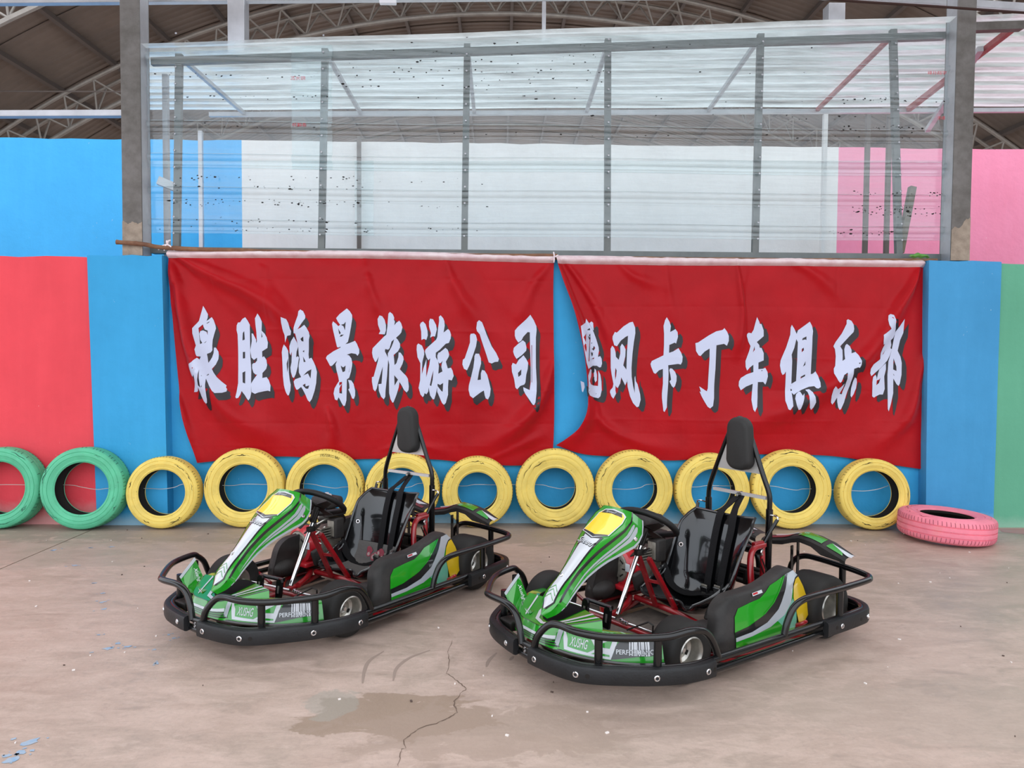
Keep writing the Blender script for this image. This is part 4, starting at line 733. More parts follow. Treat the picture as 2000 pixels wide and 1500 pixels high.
# x, foot y, radius, hole radius, width, lean deg, yaw deg, paint
TY = [(-4.235, 6.245, .342, .226, .185, 5, 2, 'g'), (-3.522, 6.222, .345, .222, .185, 5, 3, 'g'), (-2.872, 6.270, .304, .198, .165, 5, 2, 'y'), (-2.200, 6.326, .338, .207, .17, 4, 2, 'y'), (-1.512, 6.345, .334, .213, .16, 3.5, 0, 'y'), (-.843, 6.350, .322, .197, .16, 3.5, 0, 'y'), (-.190, 6.365, .307, .176, .155, 3, 2, 'y'),
      (.489, 6.355, .342, .183, .16, 3, -1, 'y'), (1.177, 6.350, .338, .200, .16, 3, 1, 'y'), (1.866, 6.350, .326, .195, .16, 3.5, 0, 'y'), (2.556, 6.330, .343, .206, .165, 4, -2, 'y'), (3.268, 6.300, .306, .206, .17, 5, -3, 'y')]
TL = ['green painted tyre cut off by the left edge of the picture', 'large green painted tyre at the joint of red and blue wall', 'yellow tyre standing at the foot of the left blue pier, right of the green tyre', 'yellow tyre under the left end of the left banner, behind the left kart nose',
      'yellow tyre with black size lettering, behind the left kart steering wheel', 'yellow tyre seen through the roll bar of the left kart', 'smaller yellow tyre with a black scrape, just right of the left kart headrest', 'highest yellow tyre in the gap between the two banners',
      'yellow tyre with toothed shoulder, right of the tallest one, left of the right kart', 'yellow tyre directly behind the right kart headrest, left of its roll bar', 'wide yellow tyre just right of the right kart headrest', 'rightmost yellow tyre, next to the pink tyre on the floor']
for i, (x, fy, R, hr, w_, lean, yaw, c) in enumerate(TY):
    m, mg = (m_tg, m_groove_g) if c == 'g' else (m_ty, m_groove)
    t = make_tyre(R, hr, w_, m, mg, 20 + i, TL[i], 'painted tyres leaning on the wall', '195/55R15 84V' if i == 4 else None, sipes=(.2, .3, .6, .2, .55, .6, .55, .45, .65, .3, .35, .15)[i])
    la = math.radians(lean); h = w_ / 2
    # front lower edge of the tread rests on the floor
    cz = R * math.cos(la) + h * .66 * math.sin(la); cy = fy + h * .66 * math.cos(la) + R * math.sin(la)
    t.matrix_world = Matrix.Translation((x, cy + .0, cz)) @ Matrix.Rotation(math.radians(yaw), 4, 'Z') @ Matrix.Rotation(-la, 4, 'X') @ Matrix.Rotation(.37 * i if i != 4 else 0, 4, 'Y')
t = make_tyre(.360, .20, .20, m_tp, m_groove_p, 90, 'pink painted tyre lying flat on the floor at the right', None, sipes=.9)
t.matrix_world = Matrix.Translation((3.715, 6.02, .120)) @ Matrix.Rotation(math.radians(2.6), 4, 'Y') @ Matrix.Rotation(-PI / 2, 4, 'X')
# the wire threaded through all the tyres
wp = []
for i, (x, fy, R, hr, w_, lean, yaw, c) in enumerate(TY):
    cy = fy + w_ * .33 + R * math.sin(math.radians(lean)) + .02
    for k, dx in enumerate((-hr * .8, -hr * .2, hr * .35, hr * .85)): wp.append((x + dx, cy + .03 - .02 * (k in (1, 2)), .345 + .02 * math.sin(i * 2.1 + k) + (.01 if k == 3 else 0)))
tag(MB().tube(catmull(wp, 4), .0028, 5).done('wire', mat('pale_wire', '#c8c6c0', .5, .5)), 'thin pale wire strung through the holes of the leaning tyres', 'wire')
# ------------------------------------------------------------------ go-karts  (x forward, y to the driver's left, z up)
k_black = mat('black_gloss_tube', '#0b0b0c', .26, coat=.25, spec=.4)
k_rubber = mat('black_bumper_plastic', '#17181a', .48, spec=.4, var=.25, scale=9, bump=.12, bscale=90)
k_tyre = mat('slick_rubber', '#1c1b1a', .72, spec=.35, scale=5, col2='#2a2826')
k_green = mat('green_gloss_plastic', '#158a16', .25, coat=1.0, col2='#1a9018', scale=3)
k_white = mat('white_sticker', '#c6c9ce', .3, coat=.6)
k_grey = mat('silver_sticker', '#a4aab0', .35, coat=.6)
k_yellow = mat('yellow_sticker', '#ffd21a', .28, coat=1.0)
k_yellow2 = mat('dull_yellow_sticker', '#d2ae12', .35, coat=.6)
k_blk = mat('black_sticker', '#121214', .3, coat=.7)
k_dust = mat('dusty_black_plastic', '#1d1c1b', .55, spec=.35, col2='#332f2d', scale=6, bump=.1)
k_seat = mat('glossy_seat_shell', '#08080a', .15, coat=.6, spec=.4)
k_belt = mat('black_webbing', '#121113', .8, spec=.25, bump=.3, bscale=220)
k_red = mat('red_frame_paint', '#8f0f18', .35, coat=.6, var=.2, scale=9)
k_redeng = mat('red_engine_shroud', '#b41d28', .35, coat=.5)
k_chrome = mat('chrome', '#d8d8da', .12, 1.0)
k_alu = mat('aluminium', '#b5b2ab', .35, .9, var=.15, scale=20)
k_cast = mat('cast_alloy', '#8f8a80', .5, .7, var=.3, scale=25)
k_pan = mat('dirty_floor_pan', '#4a423d', .8, .2, col2='#6b625b', scale=7)
k_pad = mat('grey_black_pad', '#2a2928', .6, spec=.35, bump=.08, bscale=120)
k_plate = mat('pale_bracket_plate', '#c8c6c4', .35, .6)
k_wheel = mat('steering_rubber', '#0f0f10', .5, spec=.35)
k_under = mat('shaded_hollow', '#0d0d0d', .8, spec=.2)
k_iron = mat('dark_iron', '#211e1c', .55, .5)

def P4(): return MB()
def mir(pts): return [(x, -y, z) for x, y, z in pts]
KA = empty('go_kart', (0, 0, 0))
tag(KA, 'green and black go-kart', 'go-kart', 'two parked go-karts')
def put(mb, name, m, parent=None, smooth=40): return mb.done(name, m, KA if parent is None else parent, smooth)

# ---- perimeter rails
half = [(.868, 0), (.862, .12), (.835, .27), (.775, .37), (.60, .505), (.46, .572), (.36, .592), (.1, .600), (-.4, .603), (-.80, .605), (-.905, .585), (-.965, .50), (-.972, .35), (-.972, 0)]
loop = half + [(x, -y) for x, y in reversed(half[1:-1])]
lp = catmull([(x, y, 0) for x, y in loop], 5, True)
for z in (.170, .122): put(P4().tube([(p[0], p[1], z) for p in lp], .0165, 10, closed=True), 'bumper_rail', k_black)
def sweep(path, prof):
    P = [np.array(p[:2]) for p in path]; rows = []
    for i, p in enumerate(P):
        d = P[min(i + 1, len(P) - 1)] - P[max(i - 1, 0)]; d /= np.linalg.norm(d); n = np.array([d[1], -d[0]])
        rows.append([(*(p + n * o), z) for o, z in prof])
    return rows
gprof = [(.010, .111), (.026, .109), (.038, .113), (.041, .122), (.041, .172), (.037, .182), (.026, .186), (.010, .184)]
def guard(pts, flip):
    path = catmull([(x, y, 0) for x, y in pts], 6)
    rows = sweep(path, [(-o if flip else o, z) for o, z in gprof])
    mb = P4().grid(rows, closed_v=True); n = len(gprof)
    mb.f.append(tuple(range(n))); mb.f.append(tuple(len(mb.v) - n + k for k in range(n)))
    return put(mb, 'bumper_guard', k_rubber)
fr_ = [(.866, .062), (.862, .12), (.835, .27), (.775, .37), (.60, .505), (.46, .572), (.36, .592), (.305, .594)]
gl = guard(fr_, False); gr_ = guard([(.867, -.045)] + [(x, -y) for x, y in fr_[1:]], True)
rr_ = [(-.515, .604), (-.80, .605), (-.905, .585), (-.965, .50), (-.972, .35), (-.972, .10)]
gl2 = guard(rr_, False); gr2 = guard([(x, -y) for x, y in rr_], True)
def bolt(x, y, z, nx, ny, parent, r=.0135, hole=False):
    n = Vector((nx, ny, 0)).normalized(); q = Vector((0, 0, 1)).rotation_difference(n).to_matrix().to_4x4()
    if hole: return put(P4().lathe([(0, .0006), (.010, .0006), (.0105, -.001)], 14, Matrix.Translation((x, y, z)) @ q), 'bolt_hole', k_iron, parent)
    put(P4().lathe([(0, -.0015), (r * .45, -.0015), (r * .55, .004), (r * .8, .0045), (r, .002), (r * 1.02, -.002)], 16, Matrix.Translation((x, y, z)) @ q), 'bolt', k_chrome, parent)
def onpath(pts, t, side):
    path = np.array(catmull([(x, y, 0) for x, y in pts], 8)); L = np.r_[0, np.cumsum(np.hypot(*np.diff(path[:, :2], axis=0).T))]
    t = min(t, L[-1] - .012); x = np.interp(t, L, path[:, 0]); y = np.interp(t, L, path[:, 1]); x2 = np.interp(t + .01, L, path[:, 0]); y2 = np.interp(t + .01, L, path[:, 1])
    d = np.array([x2 - x, y2 - y]); d /= np.linalg.norm(d); n = np.array([d[1], -d[0]]) * side
    return x + n[0] * .041, y + n[1] * .041, n
mirf = [(x, -y) for x, y in fr_]; mirr = [(x, -y) for x, y in rr_]
for t, hole in ((.045, 0), (.262, 0), (.305, 1), (.585, 0), (.815, 0), (.87, 1)):
    x, y, n = onpath(fr_, t, 1); bolt(x, y, .147, n[0], n[1], gl, hole=bool(hole))
    x, y, n = onpath(mirf, t, -1); bolt(x, y, .147, n[0], n[1], gr_, hole=bool(hole))
for t, hole in ((.075, 1), (.118, 0), (.29, 1), (.355, 0), (.62, 0), (.78, 0)):
    x, y, n = onpath(rr_, t, 1); bolt(x, y, .147, n[0], n[1], gl2, hole=bool(hole))
    x, y, n = onpath(mirr, t, -1); bolt(x, y, .147, n[0], n[1], gr2, hole=bool(hole))
put(P4().box((.872, .008, .146), (.012, .05, .05), bev=.003), 'clamp_plate', k_iron)
for z in (.158, .142): bolt(.879, .008, z, 1, 0, KA, .007)
# ---- hoops and their uprights
fh = [(.877, .072, .168), (.868, .088, .235), (.842, .130, .292), (.826, .185, .309), (.812, .30, .310), (.755, .405, .310), (.655, .489, .311), (.54, .565, .317), (.44, .592, .328), (.365, .600, .318), (.315, .600, .282), (.275, .598, .225), (.250, .596, .175)]
put(P4().tube(catmull(fh, 7), .0165, 12), 'front_hoop', k_black)
fhm = [(.877, -.022, .168), (.873, -.045, .235), (.866, -.095, .292), (.868, -.170, .316), (.874, -.30, .317), (.846, -.36, .318), (.70, -.52, .326), (.545, -.588, .328), (.50, -.600, .308), (.462, -.602, .27), (.44, -.600, .215), (.425, -.598, .175)]
put(P4().tube(catmull(fhm, 7), .0165, 12), 'front_hoop', k_black)
rh = [(-.214, .602, .172), (-.232, .606, .235), (-.266, .612, .295), (-.320, .618, .325), (-.42, .621, .333), (-.65, .624, .330), (-.86, .628, .332), (-.925, .618, .335), (-.955, .575, .340), (-.962, .46, .350), (-.964, .30, .358), (-.962, .21, .355), (-.962, .150, .325), (-.965, .115, .27), (-.968, .105, .175)]
for s in (1, -1): put(P4().tube(catmull(rh if s > 0 else mir(rh), 7), .0165, 12), 'rear_hoop', k_black)
for s in (1, -1):
    for x, y, z1 in ((.745, .362, .305), (.560, .530, .308), (-.660, .612, .325), (-.965, .44, .345), (.80, .36, .3)):
        if x == .80: continue
        put(P4().tube([(x, s * y, .165), (x, s * y, z1)], .0185, 12), 'hoop_upright', k_black)
# ---- wheels
def wheel(cx, cy, R, w_, side, rim_r, steer=0.0):
    root = empty('wheel', (cx, cy, R)); root.parent = KA; root.rotation_euler = (0, 0, math.radians(steer))
    M_ = Matrix.Rotation(-side * PI / 2, 4, 'X')     # lathe z -> outward (+y for side=1)
    h = w_ / 2
    prof = [(rim_r, h * .9), (rim_r + .012, h * .99), (R * .80, h * 1.02), (R * .92, h * .95), (R * .975, h * .84), (R, h * .62), (R, 0), (R, -h * .62), (R * .975, -h * .84), (R * .92, -h * .95), (R * .8, -h * 1.02), (rim_r + .012, -h * .99), (rim_r, -h * .9)]
    put(P4().lathe(prof, 48, M_), 'slick_tyre', k_tyre, root)
    rim = [(rim_r + .003, h * .93), (rim_r - .002, h * .98), (rim_r - .006, h * .93), (rim_r - .010, h * .6), (rim_r - .014, h * .15), (rim_r * .62, h * .02), (rim_r * .45, h * .05), (rim_r * .40, h * .12), (0, h * .12)]
    ri = put(P4().lathe(rim, 40, M_), 'rim', k_alu, root)
    put(P4().lathe([(rim_r + .003, -h * .93), (rim_r - .008, -h * .9), (rim_r - .014, -h * .2), (.02, -h * .1)], 32, M_), 'rim', k_alu, root)
    for k in range(3):
        a = 2 * PI * k / 3 + .5
        put(P4().lathe([(0, .002), (rim_r * .15, .002), (rim_r * .16, 0)], 14, M_ @ Matrix.Translation((rim_r * .64 * math.cos(a), rim_r * .64 * math.sin(a), h * .055))), 'rim_hole', k_iron, root)
    put(P4().lathe([(0, h * .34), (.010, h * .34), (.012, h * .28), (.013, h * .12), (.022, h * .12), (.024, h * .1)], 16, M_), 'hub', k_chrome, root)
    return root
wheel(.262, .385, .143, .150, 1, .074, 0); wheel(.335, -.505, .148, .125, -1, .074, 0)
wheel(-.775, .400, .168, .205, 1, .082); wheel(-.775, -.400, .168, .205, -1, .082)
put(P4().tube([(-.775, -.33, .168), (-.775, .33, .168)], .016, 12), 'rear_axle', k_iron)
put(P4().lathe([(.018, -.003), (.078, -.003), (.079, 0), (.078, .003), (.018, .003)], 40, Matrix.Translation((-.775, .09, .168)) @ Matrix.Rotation(PI / 2, 4, 'X')), 'brake_disc', k_iron)
mb = P4()
for k in range(18):
    a = 2 * PI * k / 18; mb.lathe([(0, .0045), (.0045, .0045), (.005, .003)], 6, Matrix.Translation((-.775, .09, .168)) @ Matrix.Rotation(-PI / 2, 4, 'X') @ Matrix.Translation(((.05 + .014 * (k % 2)) * math.cos(a), (.05 + .014 * (k % 2)) * math.sin(a), 0)))
stuff(put(mb, 'disc_holes', k_alu))
put(P4().lathe([(.018, -.003), (.085, -.003), (.09, 0), (.085, .003), (.018, .003)], 30, Matrix.Translation((-.775, -.20, .168)) @ Matrix.Rotation(PI / 2, 4, 'X')), 'sprocket', k_iron)
put(P4().box((-.72, .09, .235), (.06, .045, .06), bev=.008), 'brake_caliper', k_iron)
# ---- chassis
T = lambda pts, r, nm, m, seg=10, n=6, parent=None: put(P4().tube(catmull(pts, n), r, seg), nm, m, parent)
T([(.74, 0, .085), (.73, .17, .085), (.62, .22, .085), (.3, .235, .085), (-.05, .27, .088), (-.30, .30, .09), (-.60, .27, .09), (-.86, .25, .11)], .016, 'frame_tube', k_red)
T([(.74, 0, .085), (.73, -.17, .085), (.62, -.22, .085), (.3, -.235, .085), (.02, -.27, .088), (-.30, -.36, .09), (-.60, -.30, .09), (-.86, -.25, .11)], .016, 'frame_tube', k_red)
T([(-.115, -.30, .128), (-.115, .02, .128), (-.12, .27, .10)], .016, 'cross_tube', k_red, n=3)
T([(.07, -.235, .10), (-.02, -.27, .115), (-.10, -.33, .125), (-.14, -.40, .12)], .018, 'frame_tube', k_red)
put(P4().tube([(-.50, -.28, .10), (-.50, .28, .10)], .014, 10), 'cross_tube', k_red)
put(P4().tube([(.335, -.45, .15), (.262, .33, .145)], .012, 10), 'front_axle_beam', k_red)
T([(.18, .235, .085), (.05, .40, .078), (-.05, .47, .075), (-.35, .48, .075), (-.46, .42, .08), (-.52, .28, .09)], .014, 'side_bar', k_red)
T([(.18, -.235, .085), (.05, -.40, .078), (-.05, -.47, .075), (-.35, -.48, .075), (-.46, -.42, .08), (-.52, -.28, .09)], .014, 'side_bar', k_red)
for s in (1, -1):
    for x in (.10, -.42): put(P4().tube([(x, s * .46, .078), (x, s * .585, .12)], .010, 8), 'rail_bracket', k_red)
put(P4().box((.02, .40, .066), (.42, .20, .006), bev=.002), 'side_floor_plate', k_pan)
put(P4().box((.02, -.40, .066), (.42, .20, .006), bev=.002), 'side_floor_plate', k_pan)
pan = [(.66, -.16), (.72, 0), (.66, .16), (.3, .225), (-.18, .25), (-.18, -.26), (.3, -.225)]
put(P4().prism(pan, .062, .068, lambda a, b, t: (a, b, t)), 'floor_pan', k_pan, smooth=0)
put(P4().lathe([(0, .0705), (.075, .0705), (.078, .068)], 28, Matrix.Translation((.03, .12, 0))), 'pan_cover', k_dust)
# ---- nose fairing
DZ = lambda x, y: .25 + (.79 - x) * .215 + .16 * y * y
ridge = [(.645, -.285), (.785, -.165), (.800, -.06), (.790, .045), (.715, .125), (.602, .222)]
rp = [tuple(p[:2]) for p in catmull([(x, y, 0) for x, y in ridge], 4)]
rear = [tuple(np.array((.645, -.285)) * (1 - t) + np.array((.566, .0)) * t) for t in np.linspace(0, 1, 11)] + [tuple(np.array((.566, .0)) * (1 - t) + np.array((.602, .222)) * t) for t in np.linspace(0, 1, 11)][1:]
nr = len(rp); rp2 = np.array(rp); re2 = np.array(rear); re2 = np.stack([np.interp(np.linspace(0, 1, nr), np.linspace(0, 1, len(rear)), re2[:, k]) for k in (0, 1)], 1)
nf = put(P4().grid([[(*(rp2[i] * (1 - t) + re2[i] * t), DZ(*(rp2[i] * (1 - t) + re2[i] * t))) for t in np.linspace(0, 1, 13)] for i in range(nr)]), 'nose_fairing', k_green)
low = [(.665, -.305), (.806, -.18), (.830, -.06), (.822, .06), (.790, .155), (.63, .27)]
lw = np.array([p[:2] for p in catmull([(x, y, 0) for x, y in low], 4)])
ZT = [DZ(*p) for p in rp]
def facesurf(s, q):
    """s 0..1 along the front, q 0 (bottom) .. 1 (top)"""
    i = s * (nr - 1); a = np.array([np.interp(i, range(nr), rp2[:, 0]), np.interp(i, range(nr), rp2[:, 1])]); b = np.array([np.interp(i, range(nr), lw[:, 0]), np.interp(i, range(nr), lw[:, 1])])
    z1 = np.interp(i, range(nr), ZT); z0 = .178; p = b * (1 - q) + a * q
    return (p[0], p[1], z0 + (z1 - z0) * q)
ff = put(P4().grid([[facesurf(s, q) for q in np.linspace(0, 1, 7)] for s in np.linspace(0, 1, 41)]), 'fairing_front', k_green)
def fdec(nm, s0, s1, q0, q1, m, off=.0022, q2=None, q3=None): decal(nm, [[[(s0, q0), (s1, q2 if q2 is not None else q0), (s1, q3 if q3 is not None else q1), (s0, q1)]]], facesurf, off, (.025, .5), m, ff)
fdec('white_stripe', .18, .80, .40, .56, k_white)
for q in (.32, .21, .10): fdec('black_stripe', .20, .80, q, q + .055, k_blk)
fdec('black_stripe', .0, 1.0, .965, 1.0, k_blk, .002)
# deck stickers
dk = lambda x, y: (x, y, DZ(x, y) + .012 * .8)
def ddec(nm, poly, m, off=.003, step=.05): decal(nm, [[poly]], lambda p, q: (p, q, DZ(p, q)), off, step, m, nf)
ddec('white_stripe', [(.775, -.135), (.785, -.120), (.640, -.215), (.632, -.232)], k_white)
ddec('white_stripe', [(.775, .052), (.762, .070), (.598, .202), (.600, .182)], k_white)
ddec('black_panel', [(.575, .075), (.700, .062), (.742, .044), (.757, .010), (.750, -.03), (.70, -.075), (.61, -.105), (.585, -.05), (.572, .0)], k_under, .0025)  # black patch stands for the shaded inside of the cutout under the cowl
ddec('white_edge', [(.590, .155), (.588, .138), (.70, .080), (.755, .045), (.772, .005), (.760, -.045), (.71, -.085), (.625, -.125), (.632, -.140), (.72, -.10), (.775, -.055), (.788, .005), (.768, .058), (.70, .097)], k_white, .0032)
# raised end fin on the driver's right
finp = [(.669, -.35, .382), (.765, -.335, .300), (.760, -.27, .235), (.715, -.255, .205), (.640, -.30, .262), (.652, -.335, .318)]
nrm = Vector((.5, .75, .43)).normalized()
mb = P4(); V = [Vector(p) for p in finp]; mb.add([tuple(v) for v in V] + [tuple(v - nrm * .008) for v in V], [tuple(range(6)), tuple(range(11, 5, -1))] + [(i, (i + 1) % 6, 6 + (i + 1) % 6, 6 + i) for i in range(6)])
fin = put(mb, 'fairing_fin', k_green, smooth=0)
mb = P4(); a, b = V[0], V[1]; c = (V[3] + V[4]) / 2; e = (c - (a + b) / 2).normalized() * .016
mb.add([tuple(a + nrm * .002), tuple(b + nrm * .002), tuple(b + e + nrm * .002), tuple(a + e + nrm * .002)], [(0, 1, 2, 3)]); put(mb, 'white_edge', k_grey, fin, 0)
fu = (V[1] - V[0]).normalized(); fv = nrm.cross(fu)
text_decal('script_lettering', 'Xushg', lambda p, q: tuple(Vector((.712, -.318, .300)) + fu * p + fv * q), -.035, -.012, .085, .022, .0025, None, k_white, fin, shear=.35, axp=(.6, .8), axq=(-.8, .6))
# wings each side of the nose
wpath = [(.800, .118), (.768, .215), (.715, .300), (.645, .372), (.555, .432), (.455, .470)]
def wing(s):
    W_ = np.array([p[:2] for p in catmull([(x, y, 0) for x, y in wpath], 6)]); L = np.r_[0, np.cumsum(np.hypot(*np.diff(W_, axis=0).T))]; LT = L[-1]
    def surf(p, q):
        p = float(np.clip(p, 0, LT)); x, y = np.interp(p, L, W_[:, 0]), np.interp(p, L, W_[:, 1]); x2, y2 = np.interp(min(p + .01, LT), L, W_[:, 0]), np.interp(min(p + .01, LT), L, W_[:, 1]); x1, y1 = np.interp(max(p - .01, 0), L, W_[:, 0]), np.interp(max(p - .01, 0), L, W_[:, 1])
        d = np.array([x2 - x1, y2 - y1]); d /= np.linalg.norm(d); n = np.array([d[1], -d[0]]) * -1     # inward
        n = np.array([-d[1], d[0]]) if False else np.array([d[1] * 1, -d[0] * 1]) * (1 if (d[1] * (x) - d[0] * y) < 0 else -1)
        z0 = .178 - .028 * (p / LT) ** 1.5; z1 = .262 + .008 * math.sin(PI * p / LT) - .02 * (p / LT) ** 2
        inn = .030 * q + .03 * max(0, q - .85) ; z = z0 + (z1 - z0) * q
        return (x + n[0] * inn, s * (y + n[1] * inn), z)
    qs = list(np.linspace(0, 1, 9))
    ws = put(P4().grid([[surf(p, q) for q in qs] for p in np.linspace(0, LT, 31)]), 'fairing_wing', k_green)
    # flat shelf behind the top edge
    rows = []
    for p in np.linspace(0, LT, 16):
        a = np.array(surf(p, 1.0)); i_ = np.array([.44 + .18 * (1 - p / LT), s * (.16 + .20 * p / LT), a[2] - .004]); rows.append([a, a * .7 + i_ * .3 + np.array([0, 0, .004]), a * .45 + i_ * .55])
    put(P4().grid(rows), 'wing_shelf', k_green, ws)
    put(P4().tube([np.array(surf(p, 0)) + np.array([0, 0, -.004]) for p in np.linspace(0, LT, 20)], .008, 6), 'lower_lip', k_blk, ws)
    wd = lambda nm, poly, m, off=.0024: decal(nm, [[[(a * LT, b) for a, b in poly]]], surf if s > 0 else (lambda p, q: surf(p, q)), off * s, (.03, .34), m, ws)
    wd('white_stripe', [(.0, .05), (.045, .02), (.07, 1.0), (.02, 1.0)], k_grey)
    wd('white_panel', [(.07, .98), (.085, .55), (.11, .10), (.53, .06), (.60, .98)], k_white)
    wd('green_panel', [(.10, .88), (.13, .62), (.14, .26), (.33, .20), (.40, .42), (.33, .95)], k_green, .0036)
    wd('green_triangle', [(.39, .52), (.55, .92), (.52, .50)], k_green, .0036)
    wd('green_sliver', [(.36, .18), (.52, .16), (.52, .24), (.40, .28)], k_green, .0036)
    wd('black_panel', [(.53, .06), (.57, .62), (.62, .94), (.95, .99), (.96, .34), (.75, .26)], k_blk)
    wd('green_strip', [(.53, .02), (.75, .22), (.97, .33), (1.0, .05), (.75, .0)], k_green, .003)
    for k in range(9):
        x = .685 + k * .021; wd('barcode_bar', [(x, .30), (x + .010 + .004 * (k % 3), .30), (x + .018 + .004 * (k % 3), .92), (x + .006, .92)], k_white, .0034)
    if s > 0:
        text_decal('lettering', 'PERFORMANCE', surf, .572 * LT, .30, .37 * LT, .22, .0048, (.03, .5), k_blk, ws, bold=.045, axp=(1, .42))
        text_decal('lettering', 'PERFORMANCE', surf, .575 * LT, .31, .36 * LT, .20, .0060, (.03, .5), k_white, ws, bold=.012, axp=(1, .42))
        text_decal('lettering', 'XUSHG', surf, .16 * LT, .34, .17 * LT, .42, .0052, (.03, .5), k_white, ws, shear=.3, bold=.01, axp=(1, -.3))
    return ws
wing(1); wing(-1)
put(P4().box((.62, 0, .165), (.30, .34, .07), bev=.02), 'front_cross_box', k_dust)
for y in (-.27,): put(P4().box((.77, y, .165), (.07, .10, .05), bev=.01), 'mount_block', k_iron)
# ---- steering fairing
SPT = [(.79, .295), (.759, .331), (.726, .381), (.695, .415), (.665, .442), (.581, .527), (.525, .578), (.463, .625), (.389, .678), (.346, .716), (.325, .742)]
SPT = np.array(catmull([(a, 0, b) for a, b in SPT], 6))[:, [0, 2]]
TL_ = np.r_[0, np.cumsum(np.hypot(*np.diff(SPT, axis=0).T))]; TM = TL_[-1]
WT = ([0, .03, .08, .12, .19, .26, .33, .40, .46, .54, .60, TM], [.008, .034, .060, .057, .049, .051, .066, .085, .105, .127, .128, .100])
DT = ([0, .05, .12, .25, .38, .48, .56, TM], [.020, .035, .05, .062, .082, .10, .118, .085])
CY = .018
def tsp(t):
    t = min(max(t, 0), TM); x = np.interp(t, TL_, SPT[:, 0]); z = np.interp(t, TL_, SPT[:, 1])
    a, b = max(t - .02, 0), min(t + .02, TM); d = np.array([np.interp(b, TL_, SPT[:, 0]) - np.interp(a, TL_, SPT[:, 0]), np.interp(b, TL_, SPT[:, 1]) - np.interp(a, TL_, SPT[:, 1])]); d /= np.linalg.norm(d)
    return x, z, np.array([d[1], -d[0]])      # outward normal (forward-up)
def cowl(t, v):
    x, z, n = tsp(t); w_ = np.interp(t, *WT); dp = np.interp(t, *DT)
    if abs(v) <= 1: b = .012 * (1 - v * v); return (x + n[0] * b, CY + v * w_, z + n[1] * b)
    f = min(abs(v) - 1, 1.2); s = 1 if v > 0 else -1
    return (x - n[0] * dp * f, CY + s * (w_ + .010 * f), z - n[1] * dp * f)
ts = list(np.linspace(0, TM, 40)); vs = [-2, -1.75, -1.5, -1.25, -1.02, -1, -.98, -.75, -.5, -.25, 0, .25, .5, .75, .98, 1, 1.02, 1.25, 1.5, 1.75, 2]
sf_ = put(P4().grid([[cowl(t, v) for v in vs] for t in ts]), 'steering_fairing', k_green, smooth=35)
# rear closed by a sheet coloured like the shaded hollow inside, and end caps
put(P4().grid([[cowl(t, 2), cowl(t, -2)] for t in ts]), 'fairing_back', k_under, sf_)
put(P4().grid([[cowl(TM, v) for v in vs], [np.array(cowl(TM, v)) * .4 + np.array([.285, CY, .69]) * .6 for v in vs]]), 'fairing_cap', k_green, sf_)
put(P4().grid([[cowl(0, v) for v in vs], [np.array(cowl(0, v)) * .3 + np.array([.77, CY, .29]) * .7 for v in vs]]), 'fairing_cap', k_blk, sf_)
cy_ = lambda t, y: cowl(t, (y - CY) / np.interp(t, *WT))
cd = lambda nm, poly, m, off=.002, loops=(): decal(nm, [[poly] + list(loops)], cy_, off * CS, (.03, .02), m, sf_)
# outward orientation of the parametric surface
_a = np.array(cy_(.3, 0.0)); _n = np.cross(np.array(cy_(.301, 0.0)) - _a, np.array(cy_(.3, .001)) - _a); CS = 1 if _n[0] + _n[2] > 0 else -1
cd('black_border', [(.03, .0), (.075, -.021), (.18, -.019), (.30, -.022), (.40, -.042), (.465, -.056), (.46, .082), (.40, .073), (.30, .064), (.18, .054), (.075, .060), (.03, .030)], k_blk, .0016)
cd('white_stripe', [(.028, .016), (.075, -.014), (.18, -.013), (.30, -.016), (.40, -.030), (.452, -.044), (.435, .018), (.448, .068), (.40, .063), (.30, .056), (.18, .046), (.075, .052)], k_white, .0028)
for k, t in enumerate((.105, .128, .148)): cd('green_chevron', [(t - .028, -.018), (t - .024, -.018), (t + .004, .015), (t - .024, .047), (t - .028, .047), (t - .001, .017)], k_green, .0036)
cd('white_outline', [(.472, -.088), (.60, -.077), (.628, -.045), (.636, .014), (.628, .085), (.612, .110), (.57, .117), (.478, .101), (.440, .020)], k_white, .0034)
cd('black_chevron', [(.474, -.083), (.480, -.078), (.462, .018), (.482, .094), (.477, .097), (.446, .020)], k_blk, .0042)
cd('yellow_panel', [(.482, -.080), (.598, -.070), (.622, -.042), (.628, .014), (.622, .080), (.608, .103), (.57, .111), (.484, .095), (.462, .020)], k_yellow, .0042)
cd('black_band', [(.600, -.058), (.622, -.040), (.628, .014), (.622, .078), (.600, .094), (.606, .014)], k_blk, .0050)
text_decal('lettering', 'Speed', cy_, .606, -.030, .075, .015, .0062 * CS, None, k_white, sf_, shear=.4, axp=(0, 1), axq=(1, 0))
text_decal('lettering', 'Speed', cy_, .388, -.056, .125, .042, .0046 * CS, (.03, .02), k_blk, sf_, shear=.45, bold=.02, axp=(-.10, 1), axq=(1, 0))
text_decal('lettering', 'Speed', cy_, .392, -.058, .125, .042, .0058 * CS, (.03, .02), k_white, sf_, shear=.45, bold=.012, axp=(-.10, 1), axq=(1, 0))
